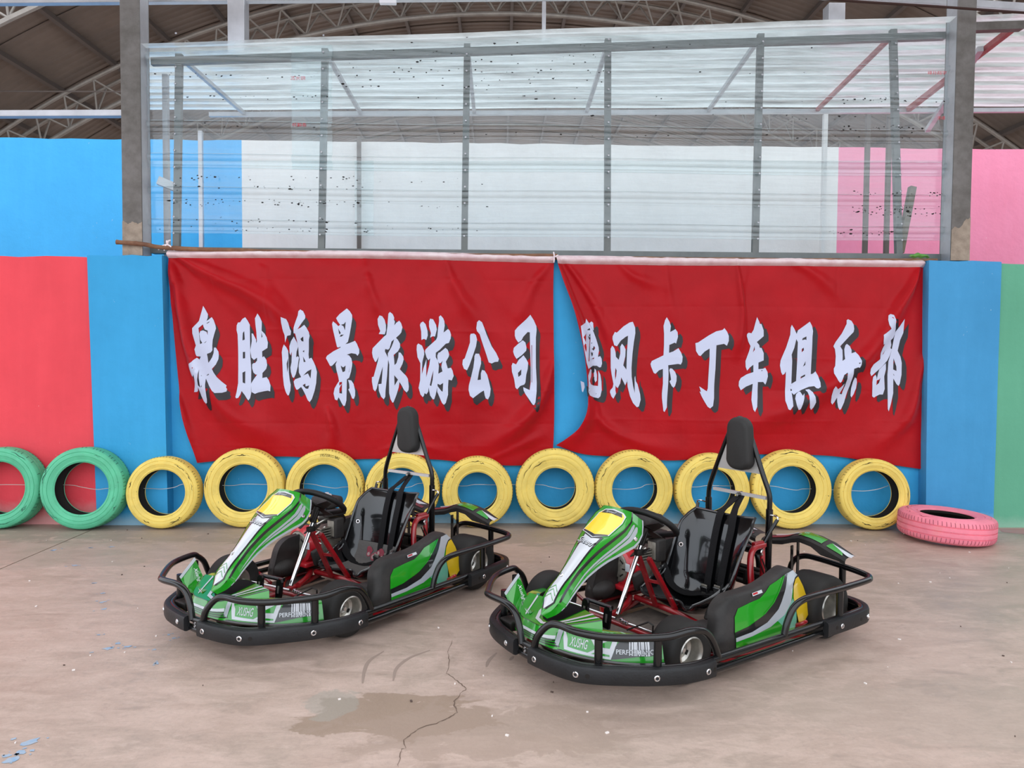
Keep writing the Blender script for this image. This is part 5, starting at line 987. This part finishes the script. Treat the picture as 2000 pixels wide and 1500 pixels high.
for s in (1, -1):
    fl_ = lambda t, f: cowl(t, s * (1 + f)); so = CS * s if True else 1
    fdn = lambda nm, poly, m, off=.002: decal(nm, [[poly if s > 0 else poly]], fl_, off * CS * s, (.03, .4), m, sf_)
    fdn('ridge_shadow', [(.05, .0), (.30, .0), (.60, .0), (TM, .0), (TM, .10), (.60, .08), (.30, .22), (.10, .25)], k_blk, .0016)  # shadow along the ridge, painted on as a black band
    up = [(.14, .72), (.20, .62), (.30, .50), (.40, .44), (.50, .34), (.585, .20), (.60, .22)]; dn = [(.602, .30), (.59, .36), (.50, .46), (.40, .56), (.30, .62), (.20, .72)]
    fdn('white_flash', up + dn, k_grey)
    up = [(.30, .68), (.40, .60), (.50, .52), (.575, .40), (.60, .40)]; dn = [(.605, .52), (.59, .62), (.50, .66), (.40, .72)]
    fdn('white_flash', up + dn, k_grey)
    fdn('white_edge', [(.06, .90), (.20, .84), (.35, .84), (.50, .86), (.60, .90), (TM, .86), (TM, .98), (.40, .99), (.20, .99), (.06, .99)], k_grey)
def screw(p, n, parent, r=.011):
    q = Vector((0, 0, 1)).rotation_difference(Vector(n).normalized()).to_matrix().to_4x4()
    put(P4().lathe([(0, .002), (r * .4, .002), (r * .5, .0065), (r * .85, .006), (r * 1.05, .0)], 16, Matrix.Translation(p) @ q), 'screw', k_chrome, parent)
x, z, n = tsp(.208); screw((x + n[0] * .012, .005, z + n[1] * .012), (n[0], 0, n[1]), sf_, .012)
for s in (1, -1): screw(cowl(.565, s * 1.70), (.1, s, .1), sf_, .012)
# ---- steering
put(P4().tube([(.300, 0, .200), (.150, .004, .530)], .0125, 12), 'steering_shaft', k_chrome)
put(P4().tube([(.150, .004, .530), (.118, .006, .615)], .020, 12), 'steering_hub', k_iron)
for dy in (-.016, .022): put(P4().tube([(.158, .004 + dy, .540), (.128, .006 + dy, .60)], .006, 8), 'hub_bolt', k_iron)
WC = Vector((.105, .004, .628)); ax = Vector((-.60, -.17, .78)).normalized(); e1 = ax.cross(Vector((1, 0, 0))).normalized(); e1 = e1 if e1.y > 0 else -e1; e2 = ax.cross(e1)
if e2.x < 0: e2 = -e2
pts = []
for k in range(48):
    a = 2 * PI * k / 48; c, s = math.cos(a), math.sin(a); r = .160
    u, v = r * c, r * s * .96
    if v < -.088: v = -.088 - (abs(v) - .088) * .12
    pts.append(tuple(WC + e1 * u + e2 * v))
sw = put(P4().tube(pts, .0165, 12, closed=True), 'steering_wheel', k_wheel)
def flat(name, pts2, th, m, parent):
    return put(P4().prism(pts2, -th / 2, th / 2, lambda a, b, t: tuple(WC - ax * .018 + e1 * a + e2 * b + ax * t)), name, m, parent, 0)
flat('spoke', [(-.03, -.03), (-.148, .020), (-.140, .052), (-.03, .035)], .006, k_dust, sw); flat('spoke', [(.03, -.03), (.03, .035), (.140, .052), (.148, .020)], .006, k_dust, sw); flat('spoke', [(-.022, -.03), (.022, -.03), (.03, -.095), (-.03, -.095)], .006, k_dust, sw)
flat('hub_plate', [(.04 * math.cos(2 * PI * k / 12), .04 * math.sin(2 * PI * k / 12)) for k in range(12)], .012, k_iron, sw)
flat('spoke', [(-.02, .03), (.02, .03), (.03, .145), (-.03, .145)], .006, k_dust, sw)
put(P4().box((.150, .0, .492), (.035, .13, .007), Matrix.Rotation(.4, 3, 'X') @ Matrix.Rotation(.5, 3, 'Y'), bev=.002), 'column_plate', k_dust)
put(P4().box((.195, -.01, .535), (.09, .022, .006), Matrix.Rotation(.6, 3, 'Y'), bev=.002), 'fairing_bracket', k_dust)
put(P4().box((.175, .02, .500), (.05, .03, .03), bev=.006), 'column_clamp', k_iron)
for a, b in (((.128, -.030, .462), (-.092, -.118, .135)), ((.104, .018, .458), (-.135, -.012, .135))): put(P4().tube([a, b], .0150, 4), 'column_strut', k_red, smooth=0)
put(P4().tube([(.022, -.071, .308), (-.012, -.002, .303)], .010, 4), 'strut_brace', k_red, smooth=0)
# pedals, tie rod
put(P4().tube([(.405, -.115, .262), (.385, .052, .262)], .0115, 10), 'pedal_bar', k_black)
for (x, y) in ((.400, -.105), (.385, .045)):
    prof = [(-.020, -.09), (.020, -.09), (.024, -.05), (.022, .0), (.012, .016), (-.012, .016), (-.022, .0), (-.024, -.05)]
    pd = put(P4().prism(prof, -.007, .007, lambda a, b, t: (x + .02 + t - b * .12, y + a, .255 + b)), 'pedal', k_black, smooth=0)
    put(P4().prism([(-.006, -.06), (.006, -.06), (.007, -.02), (-.007, -.02)], .0075, .009, lambda a, b, t: (x + .02 + t - b * .12, y + a, .255 + b)), 'pedal_slot', k_alu, pd, 0)
put(P4().tube([(.285, .03, .165), (.255, .325, .165)], .0075, 10), 'tie_rod', k_chrome); put(P4().tube([(.285, -.03, .165), (.335, -.43, .165)], .0075, 10), 'tie_rod', k_chrome)
mb = P4()
for y in (.015, .035, .055): mb.lathe([(0, -.011), (.010, -.008), (.0125, 0), (.010, .008), (0, .011)], 12, Matrix.Translation((.288, y, .172 - .004 * (y > .03))))
put(mb, 'rod_end', k_chrome)
put(P4().tube([(.44, .215, .215), (.40, .315, .275), (.385, .330, .262), (.375, .318, .215)], .0045, 6), 'brake_rod', k_iron)
# ---- seat
PR = catmull([(-.045, 0, .178), (-.12, 0, .145), (-.22, 0, .118), (-.31, 0, .112), (-.375, 0, .135), (-.412, 0, .20), (-.430, 0, .28), (-.446, 0, .38), (-.464, 0, .48), (-.486, 0, .565), (-.502, 0, .615)], 5)
PR = np.array(PR)[:, [0, 2]]; LU = np.r_[0, np.cumsum(np.hypot(*np.diff(PR, axis=0).T))]; LU /= LU[-1]
HU = ([0, .08, .2, .35, .47, .6, .75, .88, .96, 1], [.045, .10, .165, .195, .17, .125, .095, .065, .03, .0]); WU = ([0, .1, .3, .5, .7, .9, 1], [.185, .215, .232, .225, .222, .222, .185])
SY = -.018
def seat(u, v):
    u = min(max(u, 0), 1); x, z = np.interp(u, LU, PR[:, 0]), np.interp(u, LU, PR[:, 1])
    a, b = max(u - .03, 0), min(u + .03, 1); d = np.array([np.interp(b, LU, PR[:, 0]) - np.interp(a, LU, PR[:, 0]), np.interp(b, LU, PR[:, 1]) - np.interp(a, LU, PR[:, 1])]); d /= np.linalg.norm(d)
    n = np.array([d[1], -d[0]])      # toward the sitter
    h = np.interp(u, *HU) * abs(v) ** 2.6 + .012 * (math.cos(v * PI * 1.0) * .5 + .5) * (1 if .55 < u < .97 else 0) * .6
    w_ = np.interp(u, *WU)
    lipdrop = -.055 * max(0, 1 - u / .10) * (1 - min(1, abs(abs(v) - .55) / .45)) * 0
    return (x - .055 * max(0, v) ** 2 * min(1, max(0, (u - .55) / .38)) + n[0] * h + (-.11 * math.exp(-(v / .42) ** 2) * max(0, 1 - u / .14)), SY + w_ * math.sin(min(1, abs(v)) * PI / 2 * .92) / math.sin(PI / 2 * .92) * (1 if v > 0 else -1), z + n[1] * h + lipdrop)
us = np.linspace(0, 1, 42); vv = np.linspace(-1, 1, 33)
G = [[np.array(seat(u, v)) for v in vv] for u in us]
GN = [[None] * 33 for _ in us]
for i in range(42):
    for j in range(33):
        a = G[min(i + 1, 41)][j] - G[max(i - 1, 0)][j]; b = G[i][min(j + 1, 32)] - G[i][max(j - 1, 0)]; n = np.cross(b, a); GN[i][j] = n / (np.linalg.norm(n) + 1e-9)
sg = 1 if GN[20][16][0] + GN[20][16][2] > 0 else -1
mb = P4().grid([[tuple(p) for p in r] for r in G]).grid([[tuple(G[i][j] - sg * GN[i][j] * .006) for j in range(33)] for i in range(42)])
st = put(mb, 'seat', k_seat, smooth=60)
rim = [tuple(seat(u, -1)) for u in us] + [tuple(seat(1, v)) for v in vv[1:]] + [tuple(seat(u, 1)) for u in us[::-1][1:]] + [tuple(seat(0, v)) for v in vv[::-1][1:-1]]
put(P4().tube(rim, .008, 8, closed=True), 'seat_rim', k_blk, st)
for v in (-.80, .80):
    p = np.array(seat(.74, v)); d = np.array([.5, -np.sign(v) * .85, .1]); q = Vector((0, 0, 1)).rotation_difference(Vector(d).normalized()).to_matrix().to_4x4()
    put(P4().lathe([(0, .001), (.007, .001), (.008, .005), (.013, .005), (.015, .0)], 18, Matrix.Translation(p + d * .004) @ q), 'seat_bolt', k_chrome, st)
    put(P4().lathe([(0, .002), (.007, .002)], 14, Matrix.Translation(p + d * .0055) @ q), 'bolt_recess', k_iron, st)
put(P4().box((-.098, -.262, .235), (.07, .03, .10), Matrix.Rotation(.3, 3, 'Y'), bev=.01), 'seat_strap', k_dust)
put(P4().box((-.165, .205, .165), (.075, .03, .07), Matrix.Rotation(-.5, 3, 'Y'), bev=.01), 'seat_strap', k_dust)
# ---- belts
KN = np.array([-.700, -.045, .700])
def strapmesh(c, n, hw, th=.0022):
    rows = []
    for i, p in enumerate(c):
        p = np.array(p); t = np.array(c[min(i + 1, len(c) - 1)]) - np.array(c[max(i - 1, 0)]); t /= np.linalg.norm(t); nn = np.array(n[i]); b = np.cross(t, nn); b /= np.linalg.norm(b); nn = np.cross(b, t)
        rows.append([p + b * hw + nn * th, p - b * hw + nn * th, p - b * hw - nn * th, p + b * hw - nn * th])
    mb = P4().grid(rows, closed_v=True); mb.f.append((0, 1, 2, 3)); m_ = len(mb.v); mb.f.append((m_ - 1, m_ - 2, m_ - 3, m_ - 4)); return mb
for v0, v1, u1, dk_ in ((.02, -.02, .50, -.012), (.34, .26, .52, .014)):
    top = KN + np.array([.012, dk_, -.012]); sp_ = np.array(seat(.995, v0)) + np.array([.012, 0, .012])
    c = [top, top * .5 + sp_ * .5 + np.array([.01, 0, -.004]), sp_]; n = [(.8, 0, .6)] * 3
    for k in range(1, 9):
        u = .97 + (u1 - .97) * k / 8; v = v0 + (v1 - v0) * k / 8; c.append(np.array(seat(u, v)) + np.array([.014, 0, .003])); n.append((.95, 0, .25))
    cc = catmull(c, 4); nn = [n[min(i // 4, len(n) - 1)] for i in range(len(cc))]
    sb = put(strapmesh(cc, nn, .0225), 'shoulder_belt', k_belt, smooth=30)
    e = np.array(c[-1]); bk = put(P4().box(e + np.array([.016, 0, -.02]), (.022, .052, .07), Matrix.Rotation(.25, 3, 'Y'), bev=.006), 'buckle', k_blk, sb)
    put(P4().box(e + np.array([.024, 0, .018]), (.008, .040, .012), bev=.002), 'buckle_clip', k_cast, sb)
    put(P4().box(e + np.array([.028, 0, -.03]), (.004, .030, .022), bev=.001), 'buckle_button', k_dust, sb)
for vs_, us_ in (([.05, .35, .62, .85, 1.0], [.46, .42, .36, .27, .22]), ([.30, .0, -.35, -.65, -.97], [.47, .44, .40, .36, .34])):
    c = [np.array(seat(u, v)) + np.array([.012, 0, .016 + .01 * (k == 1)]) for k, (u, v) in enumerate(zip(us_, vs_))]; cc = catmull(c, 4)
    put(strapmesh(cc, [(.35, 0, .9)] * len(cc), .022), 'lap_belt', k_belt, smooth=30)
put(P4().tube([(-.31, .02, .155), (-.26, .06, .150), (-.23, .10, .155)], .005, 6), 'belt_clip', k_chrome)
# ---- roll bar and head pad
rb = [(-.715, -.285, .28), (-.705, -.283, .55), (-.700, -.280, .66), (-.697, -.268, .725), (-.690, -.222, .83), (-.682, -.135, 1.02), (-.680, -.085, 1.115), (-.680, -.055, 1.142), (-.680, -.030, 1.142), (-.680, -.002, 1.115), (-.682, .045, 1.02), (-.690, .115, .835), (-.697, .152, .735), (-.700, .155, .66), (-.705, .145, .55), (-.715, .140, .28)]
RBo = put(P4().tube(catmull(rb, 5), .0145, 12), 'roll_bar', k_black)
for y0, y1, s in ((-.285, -.281, -1), (.142, .154, 1)):
    sl = put(P4().tube([(-.712, y0, .30), (-.701, y1, .645)], .0195, 12), 'roll_bar_sleeve', k_black, RBo)
    put(P4().lathe([(0, .003), (.006, .003), (.0095, .001)], 12, Matrix.Translation((-.688, y1 - .002, .615)) @ Matrix.Rotation(PI / 2, 4, 'Y')), 'screw', k_alu, RBo)
put(P4().tube([(-.698, -.240, .706), (-.698, .135, .706)], .0125, 4), 'cross_bar', k_plate, RBo, smooth=0)
put(P4().lathe([(0, .03), (.011, .03), (.014, .02), (.016, .0), (.018, -.01)], 16, Matrix.Translation(KN + np.array([.0, 0, 0])) @ Matrix.Rotation(PI / 2, 4, 'Y')), 'belt_knob', k_blk, RBo)
put(P4().lathe([(0, .002), (.008, .002), (.0085, 0)], 14, Matrix.Translation(KN + np.array([.030, 0, 0])) @ Matrix.Rotation(PI / 2, 4, 'Y')), 'screw', k_alu, RBo)
pl_ = [(-.222, .838), (.112, .838), (.048, 1.00), (-.128, 1.00)]
put(P4().prism(pl_, -.692, -.687, lambda a, b, t: (t + (b - .838) * .055, a, b)), 'pad_plate', k_plate, RBo, smooth=0)
PC = Vector((-.650, -.018, 1.003)); prow = []
for d, ins in ((-.036, .012), (-.034, .004), (-.026, 0), (.012, 0), (.024, .004), (.030, .012), (.033, .026)):
    row = []
    for k in range(40):
        a = 2 * PI * k / 40; hw, hh, r = .078 - ins, .152 - ins, .066 - ins
        cx_ = (hw - r) * (1 if math.cos(a) > 0 else -1) if abs(math.cos(a)) > 1e-6 else 0; cz_ = (hh - r) * (1 if math.sin(a) > 0 else -1)
        y = cx_ + r * math.cos(a); z = cz_ + r * math.sin(a) ; tp = 1 - .10 * (z / .152)
        row.append(PC + Vector((d + z * .04, y * tp, z)))
    prow.append([tuple(p) for p in row])
mb = P4().grid(prow, closed_v=True); nn_ = 40; mb.f.append(tuple(range(nn_))); mb.f.append(tuple(len(mb.v) - nn_ + k for k in range(nn_)))
put(mb, 'head_pad', k_pad, RBo, smooth=50)
for s, y in ((1, .16), (-1, -.30)):
    put(P4().tube([(-.690, y + s * .055, .600), (-.650, y + s * .035, .53), (-.615, y + s * .015, .455)], .0105, 8), 'roll_bar_stay', k_black, RBo)
    put(P4().tube(catmull([(-.692, y, .615), (-.690, y + s * .03, .618), (-.690, y + s * .055, .612), (-.688, y + s * .06, .598)], 4), .0045, 6), 'lock_pin', k_chrome, RBo)
    put(P4().tube(catmull([(-.50, s * .27, .10), (-.465, s * .235, .22), (-.465, s * .215, .33), (-.490, s * .195, .42), (-.540, s * .182, .455), (-.625, s * .178, .460)], 5), .0175, 10), 'seat_support', k_red)
    put(P4().tube(catmull([(-.60, s * .19, .10), (-.60, s * .19, .30), (-.61, s * .18, .45)], 4), .014, 10), 'seat_support', k_red)
    put(P4().box((-.59, s * .172, .468), (.10, .03, .03), bev=.006), 'support_bracket', k_red)
put(P4().tube([(-.600, .08, .425), (-.600, .19, .425)], .022, 16), 'end_bush', k_blk); put(P4().lathe([(.007, .0), (.010, .004), (.017, .004), (.019, 0)], 18, Matrix.Translation((-.600, .190, .425)) @ Matrix.Rotation(-PI / 2, 4, 'X')), 'bush_ring', k_chrome)
put(P4().tube([(-.600, -.19, .425), (-.600, .08, .425)], .016, 12), 'rear_tube', k_red)
for z, x in ((.25, -.80), (.20, -.86)): put(P4().tube([(x, -.30, z), (x, .22, z)], .013, 10), 'rear_cross_tube', k_iron)
for y in (-.25, -.05, .05): put(P4().box((-.78, y, .20), (.05, .02, .09), bev=.004), 'axle_bracket', k_iron)
for k, y in enumerate((.19, .215)): T([(-.56, y, .40), (-.60, y + .01, .30), (-.62, y, .20), (-.66, y - .02, .15)], .004, 'brake_hose', k_iron, seg=6)
# ---- side pods
PO = [(.095, .105), (.100, .24), (.085, .305), (.045, .342), (-.01, .358), (-.12, .360), (-.235, .366), (-.35, .388), (-.46, .407), (-.535, .400), (-.585, .365), (-.62, .305), (-.648, .20), (-.650, .135), (-.62, .11), (-.3, .105)]
def pod(s):
    op = [tuple(p[:2]) for p in catmull([(a, b, 0) for a, b in PO], 4, True)]
    cxm, czm = -.27, .235
    def yo(x, z):
        t = max(0, z - .13) / .28; rear = max(0, (-.35 - x) / .3)
        return .505 - .075 * t ** 1.6 - .055 * rear ** 1.5 - .02 * max(0, (x - .02) / .08) ** 2
    rows = []
    for k, (sc, dy, inn) in enumerate(((1.0, -.062, 0), (1.0, -.02, 0), (.99, -.008, 0), (.965, .0, 0), (.90, .003, 0), (.70, .004, 0), (.45, .004, 0), (.2, .004, 0), (.0, .004, 0))):
        row = []
        for x, z in op:
            xx, zz = cxm + (x - cxm) * (sc if k > 2 else 1) + 0, czm + (z - czm) * (sc if k > 2 else 1)
            if 2 <= k <= 3:
                xx = cxm + (x - cxm) * sc; zz = czm + (z - czm) * sc
            y = yo(xx, zz) + dy
            row.append((xx, s * y, zz))
        rows.append(row)
    pb = put(P4().grid(rows, closed_v=True), 'side_pod', k_dust, smooth=50)
    inner = [[(x, s * (yo(x, z) - .062), z) for x, z in op], [(cxm + (x - cxm) * .5, s * (yo(x, z) - .075), czm + (z - czm) * .5) for x, z in op], [(cxm, s * .43, czm)] * len(op)]
    put(P4().grid(inner, closed_v=True), 'pod_inner', k_dust, pb, 50)
    if s < 0:
        put(P4().lathe([(0, .075), (.03, .07), (.055, .045), (.065, 0)], 20, Matrix.Translation((.03, -.44, .17)) @ Matrix.Rotation(-PI / 2, 4, 'X') @ Matrix.Diagonal((1.5, .9, 1, 1))), 'pod_bulge', k_dust, pb)
    ps = lambda p, q: (p, s * (yo(p, q) + .005), q)
    pd_ = lambda nm, poly, m, off=.002: decal(nm, [[[tuple(c[:2]) for c in poly]]], ps, -off * s * 1 if PSG[s] < 0 else off * s, (.05, .04), m, pb)
    a_ = np.array(ps(-.2, .2)); n_ = np.cross(np.array(ps(-.199, .2)) - a_, np.array(ps(-.2, .201)) - a_); PSG = {s: 1 if n_[1] * s > 0 else -1}
    pd_ = lambda nm, poly, m, off=.002: decal(nm, [[[tuple(c[:2]) for c in poly]]], ps, off * (1 if n_[1] * s > 0 else -1), (.05, .04), m, pb)
    pd_('green_graphic', [(.020, .118), (.020, .21), (.005, .270), (-.03, .302), (-.12, .312), (-.20, .318), (-.255, .338), (-.30, .362), (-.39, .378), (-.475, .390), (-.50, .35), (-.47, .15), (-.44, .125), (-.25, .115)], k_green)
    pd_('black_swoosh', [(.020, .205), (-.08, .213), (-.20, .240), (-.30, .285), (-.40, .352), (-.44, .386), (-.495, .392), (-.47, .340), (-.40, .27), (-.30, .212), (-.20, .190), (-.08, .182), (.020, .180)], k_blk, .003)
    pd_('light_line', [(-.20, .245), (-.29, .285), (-.40, .362), (-.435, .385), (-.445, .385), (-.40, .352), (-.30, .283), (-.21, .243)], k_green, .0042)
    pd_('silver_sweep', [(.020, .180), (-.10, .184), (-.22, .205), (-.32, .248), (-.42, .33), (-.475, .388), (-.54, .390), (-.575, .36), (-.54, .355), (-.50, .33), (-.44, .26), (-.36, .215), (-.24, .180), (-.10, .165), (.020, .162)], k_grey, .0040)
    pd_('yellow_patch', [(-.47, .275), (-.50, .322), (-.54, .348), (-.578, .352), (-.605, .30), (-.628, .21), (-.628, .165), (-.55, .135), (-.49, .130), (-.475, .20)], k_yellow2, .0050)
    pd_('pale_green_patch', [(-.44, .26), (-.36, .215), (-.30, .197), (-.36, .145), (-.46, .135), (-.475, .2), (-.468, .27)], mat('pale_green_sticker', '#5fa58c', .35, coat=.6) if s > 0 else bpy.data.materials['pale_green_sticker'], .0034)
    pd_('warning_label', [(-.150, .350), (-.225, .354), (-.228, .340), (-.150, .336)], k_white, .006)
    pd_('warning_red', [(-.155, .348), (-.190, .350), (-.192, .342), (-.155, .340)], k_redeng, .0068)
    put(P4().tube(catmull([(-.46, s * .46, .12), (-.465, s * .525, .155), (-.49, s * .535, .165), (-.51, s * .50, .14)], 4), .010, 8), 'pod_loop', k_red, pb)
    put(P4().tube(catmull([(-.03, s * .46, .10), (-.035, s * .525, .128), (-.06, s * .53, .132), (-.08, s * .50, .11)], 4), .010, 8), 'pod_loop', k_red, pb)
    return pb
pod(1); pod(-1)
put(P4().box((.075, .365, .165), (.12, .115, .115), Matrix.Rotation(-.12, 3, 'Z'), bev=.028), 'pod_front_block', k_dust)
# ---- engine on the driver's right
eng = put(P4().box((-.25, -.415, .26), (.20, .20, .20), bev=.025), 'engine_block', k_cast)
MX = Matrix.Translation((-.10, -.415, .285)) @ Matrix.Rotation(PI / 2, 4, 'Y')
put(P4().lathe([(.115, -.06), (.118, -.02), (.112, .018), (.095, .03), (.09, .024)], 32, MX), 'blower_housing', k_redeng, eng)
put(P4().lathe([(.092, .024), (.085, .034), (.05, .042), (.03, .044), (0, .044)], 28, MX), 'recoil_cover', k_cast, eng)
mb = P4()
for k in range(10):
    a = 2 * PI * k / 10; mb.box((-.062, -.415 + .066 * math.cos(a), .285 + .066 * math.sin(a)), (.004, .008, .03), Matrix.Rotation(-a + PI / 2, 3, 'X'))
stuff(put(mb, 'cooling_slots', k_iron, eng, 0))
put(P4().box((-.095, -.415, .175), (.10, .21, .03), bev=.01), 'engine_foot', k_redeng, eng)
put(P4().box((-.065, -.315, .30), (.004, .035, .045), bev=.001), 'engine_label', k_white, eng)
for k in range(5): put(P4().box((-.21, -.33 + .0 * k, .33 + k * .016), (.13, .10, .006)), 'cooling_fin', k_cast, eng, 0)
put(P4().box((-.305, -.415, .532), (.14, .18, .075), bev=.025), 'fuel_tank', k_dust, eng)
put(P4().lathe([(0, .022), (.012, .022), (.014, .012), (.030, .010), (.032, 0)], 20, Matrix.Translation((-.29, -.40, .572))), 'fuel_cap', k_white, eng)
put(P4().box((-.26, -.33, .475), (.16, .13, .03), bev=.01), 'tank_shield', k_dust, eng)
put(P4().box((-.265, -.285, .385), (.075, .085, .13), bev=.012), 'air_filter', k_dust, eng)
put(P4().box((-.225, -.285, .385), (.006, .06, .10), bev=.002), 'filter_lid', k_cast, eng)
put(P4().lathe([(0, -.09), (.045, -.09), (.05, -.08), (.05, .08), (.045, .09), (0, .09)], 24, Matrix.Translation((-.37, -.45, .40)) @ Matrix.Rotation(PI / 2, 4, 'X')), 'muffler', k_iron, eng)
put(P4().box((-.19, -.32, .47), (.09, .03, .022), bev=.004), 'throttle_linkage', k_alu, eng)
for a, b in (((-.15, -.33, .42), (-.22, -.31, .45)), ((-.12, -.31, .36), (-.19, -.30, .40)), ((-.10, -.32, .33), (-.15, -.29, .30))): put(P4().tube([a, b], .006, 6), 'linkage_rod', k_alu, eng)
for y, z in ((-.33, .33), (-.36, .22), (-.31, .26)): put(P4().lathe([(0, .01), (.010, .01), (.012, 0)], 6, Matrix.Translation((-.15, y, z)) @ Matrix.Rotation(PI / 2, 4, 'Y')), 'engine_bolt', k_chrome, eng)
# ---- rear fairing
YS = [(.02, .408, .440), (.08, .418, .452), (.16, .432, .468), (.22, .455, .490), (.27, .468, .504), (.34, .458, .498), (.40, .425, .484), (.45, .420, .466), (.51, .415, .446), (.545, .400, .434)]
def rearf(s):
    rows = []
    for y, zb_, zt_ in YS:
        ch = .085 if y < .4 else .085 - (y - .4) * .18
        rows.append([(-.815, s * y, zb_), (-.812, s * y, zt_ - .012), (-.820, s * y, zt_), (-.86, s * y, zt_ + .012), (-.87 - ch * .6, s * y, zt_ + .006), (-.88 - ch, s * y, zt_ - .012)])
    rf_ = put(P4().grid(rows), 'rear_fairing', k_dust, smooth=30)
    YA = np.array(YS)
    sg_ = lambda p, q: (-.820 - .06 * q, s * p, float(np.interp(p, YA[:, 0], YA[:, 2])) + .011 * math.sin(min(1, max(0, q)) * PI / 2 * 1.0) + .001)
    a_ = np.array(sg_(.3, .5)); n_ = np.cross(np.array(sg_(.301, .5)) - a_, np.array(sg_(.3, .501)) - a_); o = 1 if n_[2] > 0 else -1
    rd = lambda nm, poly, m, off=.003: decal(nm, [[poly]], sg_, off * o, (.03, .5), m, rf_)
    rd('green_patch', [(.255, .1), (.40, .05), (.40, 1.1), (.25, 1.2)], k_green); rd('green_patch', [(.425, .1), (.52, .1), (.50, .7), (.43, 1.0)], k_green)
    rd('white_patch', [(.43, .9), (.52, .4), (.565, .3), (.56, .9)], k_white, .0036); rd('white_patch', [(.10, .5), (.24, .6), (.22, 1.2), (.06, 1.1)], k_white)
    rd('dark_red_patch', [(.05, .0), (.20, .05), (.22, .5), (.05, .4)], mat('dark_red_sticker', '#6a2a30', .4, coat=.5) if s > 0 else bpy.data.materials['dark_red_sticker'], .0036)
    put(P4().box((-.85, s * .20, .30), (.020, .006, .26)), 'fairing_post', k_black, rf_, 0); put(P4().box((-.90, s * .205, .32), (.020, .006, .30)), 'fairing_post', k_black, rf_, 0)
    return rf_
rearf(1); rearf(-1)

# ---- two karts
KR = KA; KL = copy_tree(KA)
KR.location = (.8516, 3.8325, 0); KR.rotation_euler = (0, 0, math.radians(213.62)); KL.location = (-.9858, 4.356, 0); KL.rotation_euler = (0, 0, math.radians(232.92))
KR['label'] = 'right green go-kart, its seat bare black plastic without a cushion'
KL['label'] = 'left green go-kart, with a grey flowered cushion on its seat'
k_cush = mat('grey_cushion', '#5a5654', .9, bump=.3, bscale=60); k_flower = mat('dark_pink_flower', '#8e3a48', .85); k_flower2 = mat('pale_flower', '#a08a88', .85)
us2 = np.linspace(.10, .60, 16); v2 = np.linspace(-.62, .55, 14)
def cs(u, v, h): p = np.array(seat(u, v)); q = np.array(seat(u, v * .5)); return p + np.array([.35 if u < .45 else .9, 0, .9 if u < .45 else .3]) * h
rows = [[cs(u, v, .012 + .012 * (1 - abs(2 * (i / 15) - 1) ** 4) * (1 - abs(2 * (j / 13) - 1) ** 4)) for j, v in enumerate(v2)] for i, u in enumerate(us2)]
cu_ = P4().grid(rows).done('seat_cushion', k_cush, KL, 60)
mb = P4(); mb2 = P4()
for k in range(17):
    u = random.uniform(.40, .54); v = random.uniform(-.30, .25); r = random.uniform(.03, .06)
    for (q, t_, off) in ((mb, 1.0, .0262), (mb2, .62, .0275)):
        ring = [cs(u + r * t_ * .55 * math.sin(a), v + r * t_ * 1.4 * math.cos(a), off) for a in np.linspace(0, 2 * PI, 9)[:-1]]; q.add(ring, [tuple(range(8))])
stuff(mb.done('flower_print', k_flower, cu_, 0, fix=False)); stuff(mb2.done('flower_centres', k_flower2, cu_, 0, fix=False))
